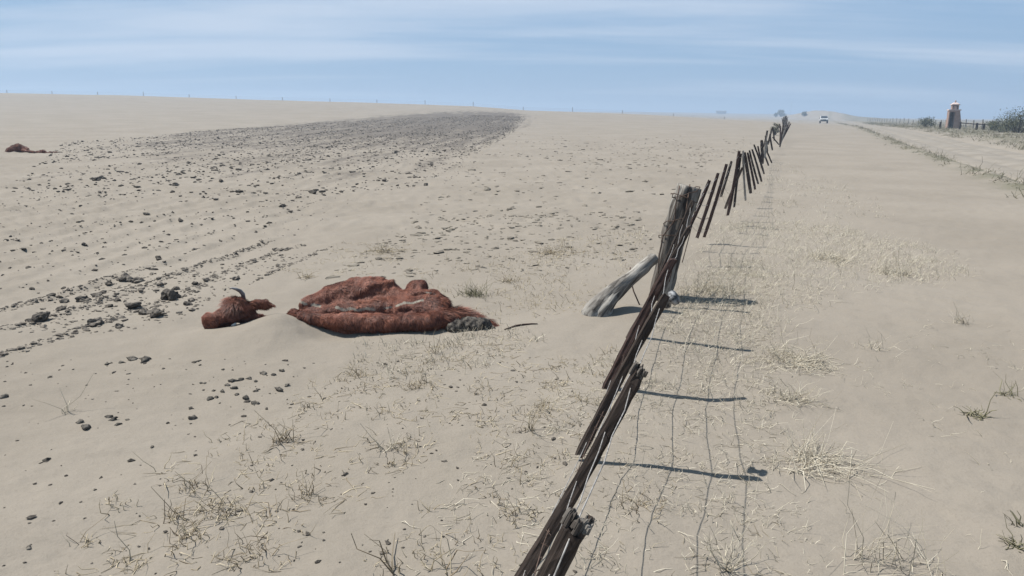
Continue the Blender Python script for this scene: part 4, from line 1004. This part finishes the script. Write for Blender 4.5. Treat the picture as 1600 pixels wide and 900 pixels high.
mb = MB(); mb.add(*lathe([(.26, 2.34), (.27, 2.5), (.24, 2.66), (.16, 2.78), (.05, 2.84)], 12)); mb.build('niche_dome', PINK, tw, True)
mb = MB(); mb.box((0, 0, 2.92), (.92, .86, .12)); mb.box((0, 0, 3.08), (.78, .7, .2), 0, .45); cap = mb.build('cap', PINK, tw)
mb = MB(); mb.add(*lathe([(.09, 3.18), (.05, 3.24), (.10, 3.33), (.06, 3.42), (.01, 3.46)], 10)); mb.build('finial', BR, tw, True)

# ------------------------------------------------------------------ vehicle
VY = 182.0; vp = at(1286.5, 195, VY); vp[2] = float(H0(vp[0], vp[1])) + .0
car = empty('vehicle', tuple(vp)); tag(car, 'white off road vehicle driving towards the viewer on the dusty road', 'vehicle')
car.rotation_euler = (0, 0, math.radians(-20))
WH = simple('white_paint', (0.42, 0.42, 0.40), (0.48, 0.48, 0.46), 2, .35, 0, .001, spec=.5); BK = simple('black_trim', (0.015, 0.015, 0.016), (0.03, 0.03, 0.03), 10, .6); GL = simple('dark_glass', (0.02, 0.025, 0.03), (0.03, 0.035, 0.04), 3, .08, 0, .001, spec=.6)
def prism(profile, w0, w1=None):
    n = len(profile); V = [(-w0 / 2 * k, y, z) for y, z, k in profile] + [(w0 / 2 * k, y, z) for y, z, k in profile]
    F = [tuple(range(n)), tuple(range(2 * n - 1, n - 1, -1))] + [(i + n, (i + 1) % n + n, (i + 1) % n, i)for i in range(n)]
    return V, F
mb = MB(); mb.add(*prism([(-2.2, .55, .96), (-2.25, .85, .98), (-2.15, 1.05, .95), (-1.1, 1.18, 1), (2.3, 1.15, 1), (2.35, .55, 1)], 1.82)); mb.build('body', WH, car)
mb = MB(); mb.add(*prism([(-1.05, 1.16, .96), (-.4, 1.74, .82), (1.9, 1.76, .82), (2.25, 1.14, .96)], 1.76)); mb.build('cabin', WH, car)
mb = MB(); mb.add([(-.76, -1.06, 1.22), (.76, -1.06, 1.22), (.66, -.48, 1.70), (-.66, -.48, 1.70)], [(0, 1, 2, 3)]); ws = mb.build('windshield', GL, car); md = ws.modifiers.new('t', 'SOLIDIFY'); md.thickness = .04; md.offset = 1
mb = MB(); mb.box((0, -2.27, .62), (1.7, .16, .26)); mb.build('bumper', BK, car)
mb = MB(); mb.box((0, -2.24, .88), (.8, .06, .16)); mb.build('grille', BK, car)
for s in (-1, 1):
    mb = MB(); mb.box((s * .66, -2.22, .90), (.34, .08, .17)); mb.build('headlight', simple('lamp_lens', (0.5, 0.5, 0.5), (0.6, 0.6, 0.6), 4, .2), car)
    mb = MB(); mb.box((s * 1.0, -.85, 1.2), (.2, .12, .16)); mb.build('mirror', BK, car)
    for y in (-1.35, 1.4):
        mb = MB(); V, F = lathe([(.2, -.11), (.37, -.11), (.39, -.05), (.39, .05), (.37, .11), (.2, .11)], 18); o = None
        mb.add([(z + s * .80, x + y, yy + .39) for x, yy, z in V], F); mb.build('wheel', BK, car)
mb = MB()
for s in (-.6, .6): mb.box((s, .8, 1.80), (.05, 1.8, .05))
mb.build('roof_rack', BK, car)

# ------------------------------------------------------------------ shrubs and trees
def leaf_cloud(name, blobs, n, size, mat, parent, seed):
    rg = np.random.default_rng(seed); P = []
    w = np.array([b[3] ** 2 for b in blobs]); ks = rg.choice(len(blobs), n, p=w / w.sum()); B = np.array([b[:3] for b in blobs])[ks]; R = np.array([b[3] for b in blobs])[ks]
    d = rg.normal(size=(n, 3)); d /= np.linalg.norm(d, axis=1, keepdims=True); P = B + d * (R * rg.random(n) ** .45)[:, None] * (1 + .25 * rg.normal(size=(n, 1))) * np.array([1, 1, .85])
    P[:, 2] = np.maximum(P[:, 2], .05); a = rg.normal(size=(n, 3)); a /= np.linalg.norm(a, axis=1, keepdims=True); b = np.cross(a, rg.normal(size=(n, 3))); b /= np.linalg.norm(b, axis=1, keepdims=True)
    s = size * rg.uniform(.5, 1.5, (n, 1)); V = np.stack([P - a * s, P + b * s * .55, P + a * s, P - b * s * .55], 1).reshape(-1, 3)
    me = mesh_np(name, V, (np.arange(n) * 4)[:, None] + np.array([[0, 1, 2, 3]]), None, False); attr(me, 'tone', np.repeat(rg.random(n), 4)); return obj(name, me, mat, parent)
def shrub(name, px, Y, w, hgt, label, seed, n=2500, leaf=.06, mat='foliage', cat='shrub', py=200):
    X = at(px, py, Y)[0]; z = float(H(X, Y)); root = empty(name, (X, Y, z)); rg = random.Random(seed); tag(root, label, cat, 'shrubs and trees')
    bl = []; mb = MB()
    for k in range(11):
        a = rg.uniform(0, 6.28); q = rg.random() ** .6; x, y = math.cos(a) * q * w * .36, math.sin(a) * q * w * .36; rr = rg.uniform(.13, .27) * w; zz = min(hgt - rr * .6, rg.uniform(.35, 1.0) * hgt * (1 - .3 * q)); bl.append((x, y, max(zz, rr * .5), rr))
        mb.tube([(x * .1, y * .1, -.1), (x * .5, y * .5, zz * .5), (x, y, zz)], [.035 * hgt, .022 * hgt, .008 * hgt], 5)
    mb.build('trunk', M['bark'], root); leaf_cloud('crown', bl, n, leaf, M[mat], root, seed)
shrub('shrub', 1592, 72, 4.6, 2.15, 'dark grey green shrub cut by the right edge beyond the road', 1, 5200, .055)
shrub('shrub', 1567, 76, 2.6, 1.35, 'lower dark shrub left of the one cut by the right edge', 2, 2600, .05)
shrub('shrub', 1551, 80, 1.8, .95, 'small dark shrub at the end of the wooden rail', 3, 1300, .05)
shrub('shrub', 1445, 100, 2.3, 1.25, 'grey shrub standing left of the brick tower', 4, 1500, .06)
shrub('tree', 1220, 640, 8.5, 6.0, 'far dark tree on the skyline at the end of the fence', 5, 1500, .34, cat='tree', py=184)
shrub('tree', 1212, 600, 3.2, 4.2, 'narrow far tree just left of the skyline tree at the fence end', 6, 700, .28, cat='tree', py=184)
shrub('tree', 1257.5, 446, 4.6, 2.6, 'far squat tree on the left slope of the dune beside the road', 7, 1200, .2, cat='tree', py=180)
X = 6.25 + FDIR * (62 - 18)
shrub('tumbleweed', 1212, 60, .95, .95, 'tumbleweed caught on the far end of the fence', 8, 1400, .035, 'verge', 'tumbleweed', 194)
# verge grass beyond the road and along its left bank
def verge(name, label, n, f, L, W, seed, tone):
    rg = np.random.default_rng(seed); y = 8 + (200 - 8) * rg.random(n) ** 1.7; rd = f(rg, n); x = 15.2 + .405 * (y - 18.5) + rd
    p = np.column_stack([x, y]); k = vnoise(x * .5, y * .35, 61) + .5; p = p[rg.random(n) < k * 1.5]
    p = np.repeat(p, 5, 0); p = p + rg.normal(size=p.shape) * .12
    S_(name, label, p, L, W, (.55, .35), M['verge'], seed + 1, lean=(.2, 0), tone=tone)
verge('verge_grass', 'rough dry grass on the verge beyond the road', 5200, lambda g, n: 2.8 + 18 * g.random(n) ** 1.3, .24, .024, 71, (.45, .28))
verge('bank_grass', 'olive brown grass on the bank along the near road edge', 700, lambda g, n: -2.75 + .35 * g.normal(size=n), .15, .018, 73, (.35, .25))

# ------------------------------------------------------------------ shed and mast on the skyline
p = at(1126.5, 179, 1050.); z = float(H(p[0], 1050.)); sh = empty('shed', (p[0], 1050., z)); tag(sh, 'tiny long low shed on the skyline left of the fence end', 'shed')
mb = MB(); mb.box((0, 0, 1.7), (13, 5, 3.4)); mb.build('wall', simple('shed_wall', (0.2, 0.19, 0.18), (0.26, 0.25, 0.24), 1), sh)
mb = MB(); mb.add([(-7, -3, 3.4), (7, -3, 3.4), (7, 3, 3.4), (-7, 3, 3.4), (-7, 0, 4.3), (7, 0, 4.3)], [(0, 1, 5, 4), (2, 3, 4, 5), (0, 4, 3), (1, 2, 5), (3, 2, 1, 0)]); mb.build('roof', simple('shed_roof', (0.12, 0.12, 0.12), (0.16, 0.16, 0.16), 1), sh)
p = at(1235, 180, 950.); z = float(H(p[0], 950.)); ms = empty('mast', (p[0], 950., z)); tag(ms, 'faint thin radio mast on the skyline between the two tree groups', 'mast')
GM = simple('mast_metal', (0.3, 0.3, 0.3), (0.4, 0.4, 0.4), 1)
mb = MB()
for k in range(3):
    a = k * 2.094; mb.tube([(.3 * math.cos(a), .3 * math.sin(a), -.2), (.22 * math.cos(a), .22 * math.sin(a), 16)], .045, 4)
mb.build('legs', GM, ms); mb = MB()
for k in range(20):
    for q in range(3):
        a, b = q * 2.094, (q + 1) * 2.094; mb.tube([(.27 * math.cos(a), .27 * math.sin(a), k * .8), (.27 * math.cos(b), .27 * math.sin(b), k * .8 + .8)], .025, 3)
mb.build('lattice', GM, ms)

# ------------------------------------------------------------------ dusty air
hz = MB(); hz.box((0, 0, 11.5), (5200, 5200, 27)); m = bpy.data.materials.new('haze'); m.use_nodes = True; nt = m.node_tree; nt.nodes.clear()
pv = nt.nodes.new('ShaderNodeVolumePrincipled'); pv.inputs['Color'].default_value = (0.60, 0.73, 0.88, 1); pv.inputs['Density'].default_value = 0.0012; pv.inputs['Anisotropy'].default_value = 0.2
ou = nt.nodes.new('ShaderNodeOutputMaterial'); nt.links.new(pv.outputs[0], ou.inputs['Volume'])
tag(hz.build('haze', m), 'thin pale dust hanging in the air over the plain', None, None, 'stuff')
